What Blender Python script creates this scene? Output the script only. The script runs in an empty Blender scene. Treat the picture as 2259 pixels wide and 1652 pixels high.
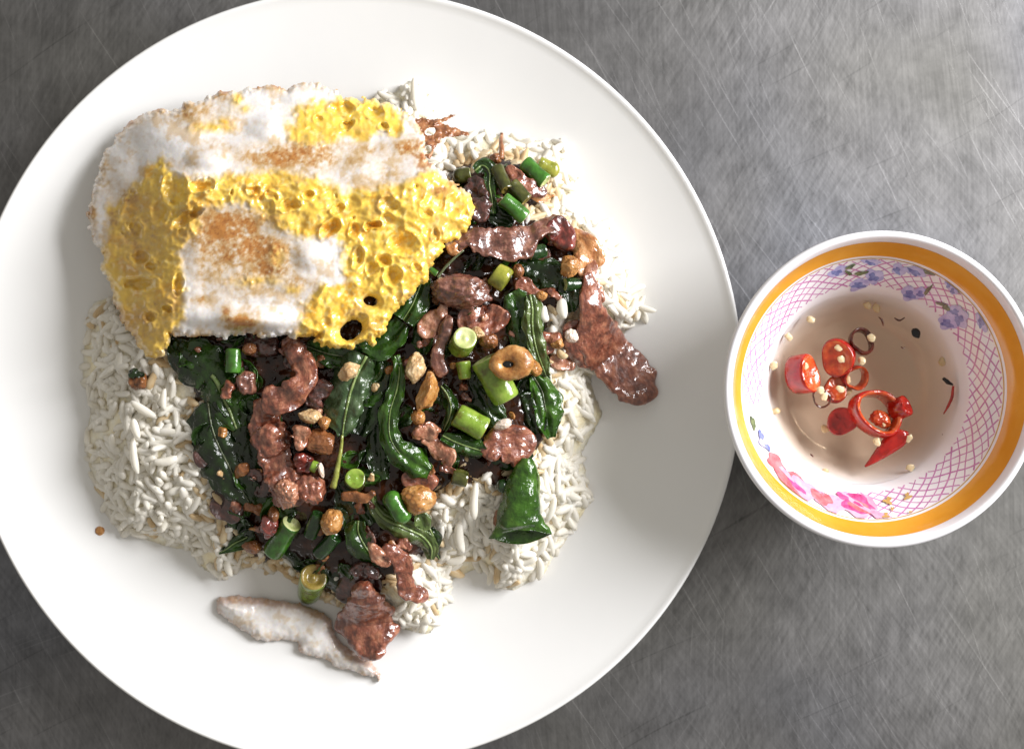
import bpy, math, random
import numpy as np
from mathutils import Vector

# ------------------------------------------------------------------ camera, world, lamps, exposure
CAMH, SC = 52.0, 0.0165            # camera height (cm) and cm per photo unit on the table
scene = bpy.context.scene
col = scene.collection
cam_d = bpy.data.cameras.new("camera")
cam = bpy.data.objects.new("camera", cam_d); col.objects.link(cam)
cam.location = (0, 0, CAMH * .01)
cam_d.sensor_width = 36.0
cam_d.lens = 36.0 * CAMH / (2259 * SC)
cam_d.clip_start = 0.01; cam_d.clip_end = 50
cam_d.dof.use_dof = True
cam_d.dof.focus_distance = (CAMH - 3.6) * .01
cam_d.dof.aperture_fstop = 7.0
scene.camera = cam

world = bpy.data.worlds.new("World"); scene.world = world
world.use_nodes = True
bg = world.node_tree.nodes["Background"]
bg.inputs[0].default_value = (1.0, 0.95, 0.87, 1); bg.inputs[1].default_value = 0.37

def area_lamp(name, loc, target, sx, sy, watts, color):
    d = bpy.data.lights.new(name, 'AREA'); d.shape = 'RECTANGLE'; d.size = sx; d.size_y = sy
    d.energy = watts; d.color = color
    o = bpy.data.objects.new(name, d); col.objects.link(o)
    o.location = loc
    o.rotation_euler = (Vector(target) - Vector(loc)).to_track_quat('-Z', 'Y').to_euler()
    return o
area_lamp("window_light", (0.92, 0.40, 0.60), (-0.03, 0.0, 0.02), 0.66, 0.50, 28.0, (0.99, 0.985, 1.0))

scene.render.engine = 'CYCLES'
scene.cycles.use_denoising = True
scene.cycles.max_bounces = 8
scene.cycles.transparent_max_bounces = 8
scene.view_settings.view_transform = 'Standard'
scene.view_settings.look = 'None'
scene.view_settings.exposure = 0.12
scene.view_settings.gamma = 1.0

# ------------------------------------------------------------------ helpers
rng = np.random.default_rng(7)
random.seed(7)

def hash3(ix, iy, iz, s):
    h = (ix.astype(np.int64) * 374761393 + iy.astype(np.int64) * 668265263 + iz.astype(np.int64) * 2147483647 + s * 974634777) & 0xffffffff
    h = ((h ^ (h >> 13)) * 1274126177) & 0xffffffff
    h = (h ^ (h >> 16)) & 0xffff
    return h / 32767.5 - 1.0

NROT = np.array([[.36, .48, -.8], [-.8, .6, 0], [.48, .64, .6]])
def noise3(p, s=0):
    """smooth value noise in -1..1 at the rows of p"""
    p = p @ NROT
    i = np.floor(p).astype(np.int64); f = p - i
    f = f * f * f * (f * (f * 6 - 15) + 10)
    out = 0
    for dx in (0, 1):
        wx = f[:, 0] if dx else 1 - f[:, 0]
        for dy in (0, 1):
            wy = f[:, 1] if dy else 1 - f[:, 1]
            for dz in (0, 1):
                wz = f[:, 2] if dz else 1 - f[:, 2]
                out = out + wx * wy * wz * hash3(i[:, 0] + dx, i[:, 1] + dy, i[:, 2] + dz, s)
    return out

def fbm(p, s=0, n=3, g=0.5):
    a, t, out = 1.0, 0.0, 0
    for k in range(n):
        out = out + a * noise3(p * 2.0 ** k + 17.3 * k, s + k); t += a; a *= g
    return out / t

def noise2(x, y, sc, s=0, n=3):
    x = np.asarray(x, float); y = np.asarray(y, float)
    p = np.stack([x.ravel() / sc, y.ravel() / sc, np.full(x.size, 0.37)], 1)
    return fbm(p, s, n).reshape(x.shape)

def sstep(a, b, x):
    t = np.clip((x - a) / (b - a), 0, 1)
    return t * t * (3 - 2 * t)

def W(vx, vy, z):
    """photo coordinates (2259 wide) and height in cm -> world cm"""
    vx, vy, z = np.broadcast_arrays(np.asarray(vx, float), np.asarray(vy, float), np.asarray(z, float))
    k = SC * (CAMH - z) / CAMH
    return np.stack([(vx - 1129.5) * k, (826 - vy) * k, z], -1)

CROPS = dict(V=(0, 0, 1), A=(847.1, 282.4, .275), B=(903.6, 564.75, .275), C=(395.3, 734.2, .275), D=(790.7, 903.6, .25),
             E=(395.3, 1101.3, .2632), F=(1553, 480, .4614), G=(141.2, 649.5, .25), H=(169.4, 141.2, .25), I=(621.2, 141.2, .25),
             J=(169.4, 395.3, .25), K=(621.2, 395.3, .25))
def Q(crop, pts):
    ox, oy, s = CROPS[crop]
    return [tuple([ox + p[0] * s, oy + p[1] * s] + [q * s for q in p[2:]]) for p in pts]

def catmull(pts, n):
    p = np.asarray(pts, float)
    if len(p) == 2:
        t = np.linspace(0, 1, n)[:, None]; return p[0] * (1 - t) + p[1] * t
    e = np.vstack([2 * p[0] - p[1], p, 2 * p[-1] - p[-2]])
    d = np.r_[0, np.cumsum(np.linalg.norm(np.diff(p[:, :2], axis=0), axis=1))]
    u = np.linspace(0, d[-1], n)
    i = np.clip(np.searchsorted(d, u, side='right') - 1, 0, len(p) - 2)
    t = ((u - d[i]) / (d[i + 1] - d[i] + 1e-9))[:, None]
    a, b, c, f = e[i], e[i + 1], e[i + 2], e[i + 3]
    return .5 * (2 * b + (c - a) * t + (2 * a - 5 * b + 4 * c - f) * t * t + (3 * b - a - 3 * c + f) * t ** 3)

def poly_sdf(x, y, poly):
    """signed distance to a closed polygon, positive inside"""
    px = np.asarray(poly, float)
    d2 = np.full(x.shape, 1e18); ins = np.zeros(x.shape, bool)
    for (ax, ay), (bx, by) in zip(px, np.roll(px, -1, 0)):
        ex, ey = bx - ax, by - ay
        t = np.clip(((x - ax) * ex + (y - ay) * ey) / (ex * ex + ey * ey + 1e-9), 0, 1)
        d2 = np.minimum(d2, (x - ax - t * ex) ** 2 + (y - ay - t * ey) ** 2)
        c = ((ay > y) != (by > y)) & (x < (bx - ax) * (y - ay) / (by - ay + 1e-12) + ax)
        ins ^= c
    return np.where(ins, 1, -1) * np.sqrt(d2)

BIN = None                          # when a list, make() puts shapes there (for masses) instead of linking objects
def make(name, v, f, mat, parent=None, smooth=True, fib=None, uv=None, colr=None, base=None, normals=None):
    """link one mesh object; v in world cm, origin at its base"""
    v = np.asarray(v, float)
    if parent is not None:
        org = np.array(parent.location) * 100
        if parent.parent is not None: org = org + np.array(parent.parent.location) * 100
    else:
        org = np.array([(v[:, 0].min() + v[:, 0].max()) / 2, (v[:, 1].min() + v[:, 1].max()) / 2, v[:, 2].min()]) if base is None else np.array(base, float)
    if normals is None:
        tri = np.array([(q[0], q[k], q[k + 1]) for q in f for k in range(1, len(q) - 1)])
        g0 = v - v.mean(0)
        if np.einsum('ij,ij->i', g0[tri[:, 0]], np.cross(g0[tri[:, 1]], g0[tri[:, 2]])).sum() < 0: f = [tuple(q)[::-1] for q in f]
    if BIN is not None:
        BIN.append((v, f, mat, v if fib is None else fib)); return None
    me = bpy.data.meshes.new(name)
    me.from_pydata(((v - org) * .01).tolist(), [], [list(map(int, q)) for q in f])
    me.materials.append(mat)
    if smooth: me.polygons.foreach_set("use_smooth", np.ones(len(me.polygons), bool))
    if fib is not None:
        a = me.attributes.new("fib", 'FLOAT_VECTOR', 'POINT'); a.data.foreach_set("vector", np.asarray(fib, np.float32).ravel())
    if colr is not None:
        a = me.attributes.new("tone", 'FLOAT_COLOR', 'POINT')
        c = np.ones((len(v), 4), np.float32); c[:, :colr.shape[1]] = colr
        a.data.foreach_set("color", c.ravel())
    if normals is not None:
        me.normals_split_custom_set_from_vertices(normals.tolist())
    me.update()
    o = bpy.data.objects.new(name, me); col.objects.link(o)
    if parent is not None: o.parent = parent
    else: o.location = org * .01
    return o

def empty(name, org):
    o = bpy.data.objects.new(name, None); col.objects.link(o)
    o.location = np.asarray(org, float) * .01; o.empty_display_size = .01
    return o

def tag(o, label=None, cat=None, group=None, kind=None):
    if label: o["label"] = label
    if cat: o["category"] = cat
    if group: o["group"] = group
    if kind: o["kind"] = kind
    return o

# ------------------------------------------------------------------ materials
def new_mat(name):
    m = bpy.data.materials.new(name); m.use_nodes = True
    nt = m.node_tree
    return m, nt, nt.nodes["Principled BSDF"]

def node(nt, t, ins=(), **kw):
    n = nt.nodes.new(t)
    for k, v in kw.items(): setattr(n, k, v)
    for k, v in dict(ins).items():
        if isinstance(v, bpy.types.NodeSocket): nt.links.new(v, n.inputs[k])
        else: n.inputs[k].default_value = v
    return n

def ramp(nt, fac, stops):
    r = nt.nodes.new("ShaderNodeValToRGB"); nt.links.new(fac, r.inputs[0])
    e = r.color_ramp.elements
    while len(e) < len(stops): e.new(0.5)
    for q, (p, c) in zip(e, stops):
        q.position = p; q.color = (*c, 1) if len(c) == 3 else c
    return r.outputs[0]

def grey(v): return (v, v, v)

def organic(name, stops, scale, rough=0.35, detail=4, coat=0.0, coat_rough=0.08, sss=0.0, sss_r=(1, .4, .2), sss_scale=.002, bump=((800, .3, .0003),),
            stretch=None, tone=False, spec=0.5, rough_var=0.0, trans=0.0):
    m, nt, b = new_mat(name)
    tc = node(nt, "ShaderNodeTexCoord").outputs["Object"]
    if stretch is not None:
        at = node(nt, "ShaderNodeAttribute", attribute_name="fib").outputs["Vector"]
        vec = node(nt, "ShaderNodeMapping", {"Vector": at, "Scale": stretch}).outputs[0]
        nz = node(nt, "ShaderNodeTexNoise", {"Vector": vec, "Scale": 1.0, "Detail": detail, "Roughness": .6})
    else:
        vec = tc
        nz = node(nt, "ShaderNodeTexNoise", {"Vector": tc, "Scale": scale, "Detail": detail, "Roughness": .6})
    c = ramp(nt, nz.outputs["Fac"], stops)
    if tone:
        at2 = node(nt, "ShaderNodeAttribute", attribute_name="tone").outputs["Color"]
        mx = node(nt, "ShaderNodeMix", {"Factor": 1.0}, data_type='RGBA', blend_type='MULTIPLY')
        nt.links.new(c, mx.inputs["A"]); nt.links.new(at2, mx.inputs["B"]); c = mx.outputs["Result"]
    nt.links.new(c, b.inputs["Base Color"])
    b.inputs["Roughness"].default_value = rough
    if rough_var:
        n2 = node(nt, "ShaderNodeTexNoise", {"Vector": tc, "Scale": scale * 2.3, "Detail": 3.0})
        mr = node(nt, "ShaderNodeMapRange", {"Value": n2.outputs["Fac"], "From Min": .35, "From Max": .65, "To Min": max(.03, rough - rough_var), "To Max": rough + rough_var})
        nt.links.new(mr.outputs[0], b.inputs["Roughness"])
    b.inputs["Specular IOR Level"].default_value = spec
    b.inputs["Coat Weight"].default_value = coat; b.inputs["Coat Roughness"].default_value = coat_rough
    if sss:
        b.inputs["Subsurface Weight"].default_value = sss
        b.inputs["Subsurface Radius"].default_value = sss_r
        b.inputs["Subsurface Scale"].default_value = sss_scale
    prev = None
    for (sc, st, dist) in bump:
        bn = node(nt, "ShaderNodeTexNoise", {"Vector": vec if (stretch is not None and sc < 0) else tc, "Scale": abs(sc), "Detail": 3.0})
        bp = node(nt, "ShaderNodeBump", {"Height": bn.outputs["Fac"], "Strength": st, "Distance": dist})
        if prev is not None: nt.links.new(prev, bp.inputs["Normal"])
        prev = bp.outputs[0]
    if prev is not None:
        nt.links.new(prev, b.inputs["Normal"])
        nt.links.new(prev, b.inputs["Coat Normal"])
    return m

M = {}
def meat(name, dark, mid, lite, rough=.2):
    m, nt, b = new_mat(name)
    tc = node(nt, "ShaderNodeTexCoord").outputs["Object"]
    at = node(nt, "ShaderNodeAttribute", attribute_name="fib").outputs["Vector"]
    fv_ = node(nt, "ShaderNodeMapping", {"Vector": at, "Scale": (2.6, 5.0, 5.0)}).outputs[0]
    fn = node(nt, "ShaderNodeTexNoise", {"Vector": fv_, "Scale": 1.0, "Detail": 5.0, "Roughness": .65})
    c1 = ramp(nt, fn.outputs["Fac"], [(.28, dark), (.47, mid), (.70, lite)])
    pn = node(nt, "ShaderNodeTexNoise", {"Vector": tc, "Scale": 230.0, "Detail": 4.0, "Roughness": .6})
    pf = ramp(nt, pn.outputs["Fac"], [(.47, (0, 0, 0)), (.68, (1, 1, 1))])
    mx = node(nt, "ShaderNodeMix", {"Factor": pf}, data_type='RGBA', blend_type='MIX')
    nt.links.new(c1, mx.inputs["A"]); mx.inputs["B"].default_value = (dark[0], dark[1] * .9, dark[2] * .8, 1)
    nt.links.new(mx.outputs["Result"], b.inputs["Base Color"])
    b.inputs["Roughness"].default_value = rough + .22
    b.inputs["Coat Weight"].default_value = 1.0; b.inputs["Coat Roughness"].default_value = .05; b.inputs["Coat IOR"].default_value = 1.6
    b.inputs["Subsurface Weight"].default_value = .12; b.inputs["Subsurface Radius"].default_value = (1, .3, .2); b.inputs["Subsurface Scale"].default_value = .0015
    prev = None
    for vec_, sc_, st_, di_ in ((at, 2.0, .45, .0020), (fv_, 1.0, .35, .0012), (tc, 420, .45, .0014), (tc, 1500, .3, .0005)):
        bn_ = node(nt, "ShaderNodeTexNoise", {"Vector": vec_, "Scale": sc_, "Detail": 3.0})
        bp_ = node(nt, "ShaderNodeBump", {"Height": bn_.outputs["Fac"], "Strength": st_, "Distance": di_})
        if prev is not None: nt.links.new(prev, bp_.inputs["Normal"])
        prev = bp_.outputs[0]
    nt.links.new(prev, b.inputs["Normal"])
    cp = None
    for sc_, st_, di_ in ((130, .6, .0034), (400, .4, .0012)):
        bn_ = node(nt, "ShaderNodeTexNoise", {"Vector": tc, "Scale": sc_, "Detail": 2.0})
        bp_ = node(nt, "ShaderNodeBump", {"Height": bn_.outputs["Fac"], "Strength": st_, "Distance": di_})
        if cp is not None: nt.links.new(cp, bp_.inputs["Normal"])
        cp = bp_.outputs[0]
    nt.links.new(cp, b.inputs["Coat Normal"])
    M[name] = m
meat("beef_red", (.075, .015, .006), (.215, .056, .026), (.45, .185, .10))
meat("beef_pink", (.18, .053, .025), (.37, .145, .075), (.60, .34, .21))
meat("beef_purple", (.055, .016, .009), (.155, .050, .031), (.35, .165, .105))
meat("beef_dark", (.014, .004, .003), (.05, .012, .008), (.14, .04, .025))
meat("beef_wine", (.04, .006, .004), (.14, .018, .011), (.30, .06, .04), rough=.1)
meat("beef_fat", (.28, .09, .02), (.48, .20, .06), (.66, .40, .19), rough=.14)

def leafm(name, dark, mid, lite, rough=.22):
    M[name] = organic(name, [(.30, dark), (.52, mid), (.75, lite)], 170, rough=rough, coat=.6, coat_rough=.06, spec=.3, bump=((140, .5, .0022), (420, .5, .0012), (1300, .3, .0004)), rough_var=.08)
leafm("leaf_black", (.003, .008, .002), (.010, .025, .004), (.022, .055, .009))
leafm("leaf_dark", (.005, .017, .002), (.018, .052, .005), (.046, .110, .014))
leafm("leaf_green", (.009, .032, .002), (.030, .086, .006), (.075, .165, .018))
leafm("leaf_grey", (.020, .045, .014), (.045, .080, .030), (.10, .14, .07), rough=.3)
leafm("leaf_olive", (.03, .05, .01), (.08, .12, .03), (.16, .20, .07), rough=.3)
leafm("midrib_light", (.10, .15, .04), (.18, .25, .08), (.30, .36, .15), rough=.35)
leafm("midrib_dull", (.05, .07, .03), (.10, .12, .06), (.16, .17, .09), rough=.35)
leafm("stem_yellow", (.16, .19, .03), (.27, .29, .06), (.36, .36, .10), rough=.3)

def beanm(name, dark, mid, lite, rough=.2):
    M[name] = organic(name, [(.3, dark), (.5, mid), (.72, lite)], 220, rough=rough, coat=.4, coat_rough=.08, sss=.1, sss_r=(.4, 1, .2), sss_scale=.0015,
                      bump=((500, .25, .0006), (1600, .2, .0003)), rough_var=.06)
beanm("bean_bright", (.030, .045, .006), (.040, .14, .014), (.09, .25, .03))
beanm("bean_lime", (.10, .10, .012), (.18, .29, .03), (.30, .40, .07))
beanm("bean_yellow", (.10, .11, .012), (.25, .26, .03), (.40, .37, .06))
beanm("bean_olive", (.02, .022, .004), (.055, .06, .012), (.12, .12, .025))
beanm("bean_dark", (.004, .014, .003), (.012, .04, .008), (.03, .09, .018))
beanm("bean_flesh", (.30, .36, .10), (.46, .50, .20), (.62, .62, .34), rough=.3)
beanm("bean_flesh_brown", (.12, .09, .02), (.24, .17, .035), (.36, .27, .07), rough=.25)

def garlicm(name, dark, mid, lite):
    M[name] = organic(name, [(.3, dark), (.5, mid), (.7, lite)], 260, rough=.28, coat=.35, coat_rough=.12, sss=.25, sss_r=(1, .6, .25), sss_scale=.002,
                      bump=((350, .5, .001), (1300, .3, .0004)), rough_var=.08)
garlicm("garlic_orange", (.24, .085, .02), (.43, .20, .055), (.60, .37, .16))
garlicm("garlic_cream", (.40, .22, .09), (.60, .42, .22), (.74, .60, .40))
garlicm("garlic_brown", (.12, .04, .012), (.24, .09, .03), (.40, .19, .08))
garlicm("onion_pale", (.45, .30, .22), (.66, .55, .46), (.80, .74, .68))

M["sauce"] = organic("sauce", [(.3, (.007, .002, .001)), (.5, (.022, .007, .003)), (.7, (.075, .022, .009))], 130, rough=.12, coat=.4, spec=.3, coat_rough=.04,
                     bump=((110, .4, .003), (500, .2, .001)))
M["rice"] = organic("rice", [(.3, (.90, .86, .75)), (.6, (.94, .91, .84))], 300, rough=.28, bump=((900, .15, .0003),), spec=.4)
M["rice_tinted"] = organic("rice_tinted", [(.3, (.66, .45, .22)), (.6, (.82, .69, .46))], 200, rough=.28, bump=((900, .15, .0003),), spec=.4)
M["rice_paste"] = organic("rice_paste", [(.35, (.84, .72, .46)), (.65, (.92, .87, .73))], 130, rough=.35, sss=.4, sss_r=(1, .9, .8), sss_scale=.004, bump=((300, .5, .002), (900, .3, .0006)), spec=.4)
def let_light_through(m, fac, color):
    nt = m.node_tree; b = nt.nodes["Principled BSDF"]; out = nt.nodes["Material Output"]
    tr = node(nt, "ShaderNodeBsdfTranslucent", {"Color": (*color, 1)})
    mx = node(nt, "ShaderNodeMixShader", {0: fac, 1: b.outputs[0], 2: tr.outputs[0]})
    nt.links.new(mx.outputs[0], out.inputs["Surface"])
let_light_through(M["rice"], .27, (.98, .94, .83)); let_light_through(M["rice_tinted"], .3, (.9, .72, .45))
M["fleck_hole_black"] = organic("fleck_hole_black", [(.3, grey(.004)), (.7, grey(.012))], 300, rough=.25)
M["chilli_red"] = organic("chilli_red", [(.3, (.20, .004, .003)), (.5, (.36, .008, .005)), (.75, (.50, .022, .010))], 200, rough=.14, coat=.5, coat_rough=.05, sss=.1, sss_scale=.001, bump=((300, .2, .0005),))
M["chilli_flesh"] = organic("chilli_flesh", [(.3, (.34, .02, .006)), (.5, (.48, .06, .012)), (.75, (.60, .17, .04))], 300, rough=.18, coat=.8, sss=.1, sss_scale=.001, bump=((500, .5, .0008),))
M["chilli_dark"] = organic("chilli_dark", [(.3, (.035, .008, .005)), (.6, (.12, .02, .012)), (.8, (.2, .05, .02))], 260, rough=.2, coat=.4, bump=((400, .3, .0006),))
M["seed"] = organic("seed", [(.3, (.56, .42, .22)), (.6, (.74, .62, .40))], 500, rough=.3, sss=.2, sss_scale=.001)
M["glaze"] = organic("glaze", [(.45, (.80, .80, .79)), (.6, (.82, .82, .81))], 12, rough=.13, bump=((30, .04, .0008),), spec=.5)

def ceramic(name, c1, c2, sc=60, rough=.13):
    M[name] = organic(name, [(.35, c1), (.65, c2)], sc, rough=rough, bump=((40, .03, .0005),))
ceramic("melamine_white", (.80, .79, .82), (.83, .82, .85))
ceramic("band_orange", (.70, .30, .025), (.76, .36, .045))
ceramic("print_magenta", (.50, .18, .40), (.62, .31, .53), 300)
ceramic("print_blue", (.10, .12, .34), (.26, .30, .58), 500)
ceramic("print_lilac", (.36, .34, .62), (.55, .52, .76), 500)
ceramic("print_green", (.06, .09, .05), (.20, .24, .12), 500)
ceramic("print_salmon", (.66, .10, .12), (.74, .24, .26), 400)
ceramic("print_pink", (.70, .28, .42), (.76, .42, .55), 400)
ceramic("print_rose", (.42, .04, .16), (.64, .14, .34), 400)
ceramic("print_gold", (.46, .26, .07), (.60, .40, .15), 400)

def egg_mat(name):
    m, nt, b = new_mat(name)
    at = node(nt, "ShaderNodeAttribute", attribute_name="tone").outputs["Color"]
    tc = node(nt, "ShaderNodeTexCoord").outputs["Object"]
    n1 = node(nt, "ShaderNodeTexNoise", {"Vector": tc, "Scale": 420.0, "Detail": 4.0})
    r = ramp(nt, n1.outputs["Fac"], [(.30, (.94, .90, .84)), (.50, (1, 1, 1)), (.8, (1.0, 1.0, 1.0))])
    mx = node(nt, "ShaderNodeMix", {"Factor": 1.0}, data_type='RGBA', blend_type='MULTIPLY')
    nt.links.new(at, mx.inputs["A"]); nt.links.new(r, mx.inputs["B"])
    nt.links.new(mx.outputs["Result"], b.inputs["Base Color"])
    b.inputs["Roughness"].default_value = .3
    b.inputs["Subsurface Weight"].default_value = .18; b.inputs["Subsurface Radius"].default_value = (1, .7, .3); b.inputs["Subsurface Scale"].default_value = .002
    b.inputs["Coat Weight"].default_value = .5; b.inputs["Coat Roughness"].default_value = .12
    n2 = node(nt, "ShaderNodeTexNoise", {"Vector": tc, "Scale": 520.0, "Detail": 4.0, "Roughness": .55})
    bp = node(nt, "ShaderNodeBump", {"Height": n2.outputs["Fac"], "Strength": .15, "Distance": .0006})
    nt.links.new(bp.outputs[0], b.inputs["Normal"])
    return m
M["fried_egg"] = egg_mat("fried_egg")
M["crisp_brown"] = organic("crisp_brown", [(.3, (.14, .04, .015)), (.55, (.32, .13, .05)), (.75, (.55, .32, .17))], 400, rough=.3, coat=.3, bump=((900, .5, .0006),))

def steel_mat():
    m, nt, b = new_mat("brushed_steel")
    tc = node(nt, "ShaderNodeTexCoord").outputs["Object"]
    warp = node(nt, "ShaderNodeTexNoise", {"Vector": tc, "Scale": 5.0, "Detail": 1.0})
    wv = node(nt, "ShaderNodeVectorMath", {0: warp.outputs["Color"], 1: (.5, .5, .5)}, operation='SUBTRACT')
    ws = node(nt, "ShaderNodeVectorMath", {0: wv.outputs[0], "Scale": .045}, operation='SCALE')
    pos = node(nt, "ShaderNodeVectorMath", {0: tc, 1: ws.outputs[0]}, operation='ADD').outputs[0]
    def scratches(ang, across, along, lo, hi, off):
        mp = node(nt, "ShaderNodeMapping", {"Vector": pos, "Rotation": (0, 0, math.radians(ang)), "Location": (off, off * 1.7, 0)})
        sc = node(nt, "ShaderNodeVectorMath", {0: mp.outputs[0], 1: (across, along, 1)}, operation='MULTIPLY')
        nz = node(nt, "ShaderNodeTexNoise", {"Vector": sc.outputs[0], "Scale": 1.0, "Detail": 2.0, "Roughness": .55})
        return node(nt, "ShaderNodeMapRange", {"Value": nz.outputs["Fac"], "From Min": lo, "From Max": hi}).outputs[0]
    def add(a, bb, f=1.0):
        return node(nt, "ShaderNodeMath", {0: bb, 1: f, 2: a}, operation='MULTIPLY_ADD').outputs[0]
    def mul(a, bb): return node(nt, "ShaderNodeMath", {0: a, 1: bb}, operation='MULTIPLY').outputs[0]
    # the soft wide grain, in patches of different direction
    def patch(sc, lo, hi, off):
        mp = node(nt, "ShaderNodeMapping", {"Vector": tc, "Location": (off, off, 0)})
        n = node(nt, "ShaderNodeTexNoise", {"Vector": mp.outputs[0], "Scale": sc, "Detail": 2.0})
        return node(nt, "ShaderNodeMapRange", {"Value": n.outputs["Fac"], "From Min": lo, "From Max": hi}).outputs[0]
    grain = scratches(0, 900, 45, .30, .70, .1)
    g2 = scratches(28, 800, 60, .30, .70, .7)
    g3 = scratches(-35, 850, 70, .3, .7, 1.9)
    g = add(mul(grain, 0.28), mul(g2, patch(9, .35, .62, .3)), .45)
    g = add(g, mul(g3, patch(8, .4, .65, 3.3)), .35)
    thin = scratches(-27, 1400, 13, .655, .72, 2.2)
    thin = add(thin, scratches(-34, 1200, 12, .66, .73, 4.2), .9)
    thin = add(thin, scratches(-20, 1500, 18, .66, .73, 8.2), .8)
    thin = add(thin, mul(scratches(2, 800, 10, .65, .73, 5.1), patch(6, .45, .6, 7.0)), .8)
    thin = add(thin, mul(scratches(38, 800, 12, .66, .73, 6.1), patch(6, .45, .6, 9.0)), .7)
    thin = add(thin, mul(scratches(70, 800, 12, .66, .73, 7.3), patch(6, .45, .6, 11.0)), .5)
    dark = scratches(62, 700, 14, .65, .73, 12.0)
    mott = node(nt, "ShaderNodeTexNoise", {"Vector": tc, "Scale": 75.0, "Detail": 6.0, "Roughness": .7})
    blot = node(nt, "ShaderNodeTexNoise", {"Vector": tc, "Scale": 7.0, "Detail": 2.0})
    lum = add(mul(g, .17), mott.outputs["Fac"], .25)
    lum = add(lum, blot.outputs["Fac"], .06)
    lum = add(lum, thin, .10)  # scratches lightened: the glint they catch is put into the colour
    lum = add(lum, dark, -.05)
    lum = mul(add(lum, 1.0, .012), .78)
    tint = ramp(nt, blot.outputs["Fac"], [(.35, (.96, .98, 1.06)), (.5, (1, .985, .99)), (.64, (1.02, 1.0, .95))])
    mx = node(nt, "ShaderNodeMix", {"Factor": 1.0}, data_type='RGBA', blend_type='MULTIPLY')
    cl = node(nt, "ShaderNodeCombineColor", {0: lum, 1: lum, 2: lum})
    nt.links.new(cl.outputs[0], mx.inputs["A"]); nt.links.new(tint, mx.inputs["B"])
    nt.links.new(mx.outputs["Result"], b.inputs["Base Color"])
    b.inputs["Metallic"].default_value = 1.0
    rr = node(nt, "ShaderNodeMapRange", {"Value": g, "From Min": 0.0, "From Max": 1.0, "To Min": .52, "To Max": .64})
    nt.links.new(rr.outputs[0], b.inputs["Roughness"])
    h = add(mul(g, .5), thin, .3)
    bp = node(nt, "ShaderNodeBump", {"Height": h, "Strength": .14, "Distance": .0006})
    nt.links.new(bp.outputs[0], b.inputs["Normal"])
    return m
M["steel"] = steel_mat()

# ------------------------------------------------------------------ the table, the plate
def box(x0, x1, y0, y1, z0, z1):
    v = [(x, y, z) for z in (z0, z1) for y in (y0, y1) for x in (x0, x1)]
    f = [(0, 2, 3, 1), (4, 5, 7, 6), (0, 1, 5, 4), (2, 6, 7, 3), (0, 4, 6, 2), (1, 3, 7, 5)]
    return np.array(v, float), f
v, f = box(-75, 75, -60, 60, -3, 0)
tag(make("table_top", v, f, M["steel"], smooth=False, base=(0, 0, 0)), "scratched stainless steel table top under the plate and bowl", "table", kind="structure")

def revolve(profile, segs, closed_axis=True):
    """profile of (r, z); returns verts, faces about the z axis"""
    v, f, rows = [], [], []
    for r, z in profile:
        if r < 1e-6:
            rows.append([len(v)]); v.append((0, 0, z))
        else:
            rows.append(list(range(len(v), len(v) + segs)))
            v += [(r * math.cos(2 * math.pi * k / segs), r * math.sin(2 * math.pi * k / segs), z) for k in range(segs)]
    for a, b in zip(rows, rows[1:]):
        for k in range(segs):
            q = (k + 1) % segs
            if len(a) == 1 and len(b) == 1: continue
            if len(a) == 1: f.append((a[0], b[k], b[q]))
            elif len(b) == 1: f.append((a[k], b[0], a[q]))
            else: f.append((a[k], b[k], b[q], a[q]))
    return np.array(v, float), f

PLATE_R_V, PLATE_C = 858.5, (779.8, 833.4)
RIMZ, WELLZ = 1.95, 0.7
PR = PLATE_R_V * SC * (CAMH - RIMZ) / CAMH
pc = W(*PLATE_C, RIMZ)
def plate_h(fr):
    return WELLZ + (RIMZ - WELLZ) * np.clip((fr - .60) / .40, 0, 1) ** 1.45
def plate_z(vx, vy):
    return plate_h(np.hypot(np.asarray(vx) - PLATE_C[0], np.asarray(vy) - PLATE_C[1]) / PLATE_R_V)
prof = [(0, WELLZ)] + [(PR * t, float(plate_h(t))) for t in np.linspace(.1, .985, 46)]
prof += [(PR * .992, RIMZ + .005), (PR * .9965, RIMZ - .01), (PR, RIMZ - .07), (PR * .9985, RIMZ - .16), (PR * .992, RIMZ - .24)]
prof += [(PR * t, float(plate_h(t)) - .36) for t in np.linspace(.97, .62, 12)]
prof += [(PR * .60, .30), (PR * .595, .02), (PR * .58, 0.0), (PR * .565, .02), (PR * .56, .28), (0, .30)]
v, f = revolve(prof, 200)
plate = make("dinner_plate", v + [pc[0], pc[1], 0], [q[::-1] for q in f], M["glaze"], base=(pc[0], pc[1], 0))
tag(plate, "large round white glazed plate carrying the rice, egg and stir-fry", "plate")

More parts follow.
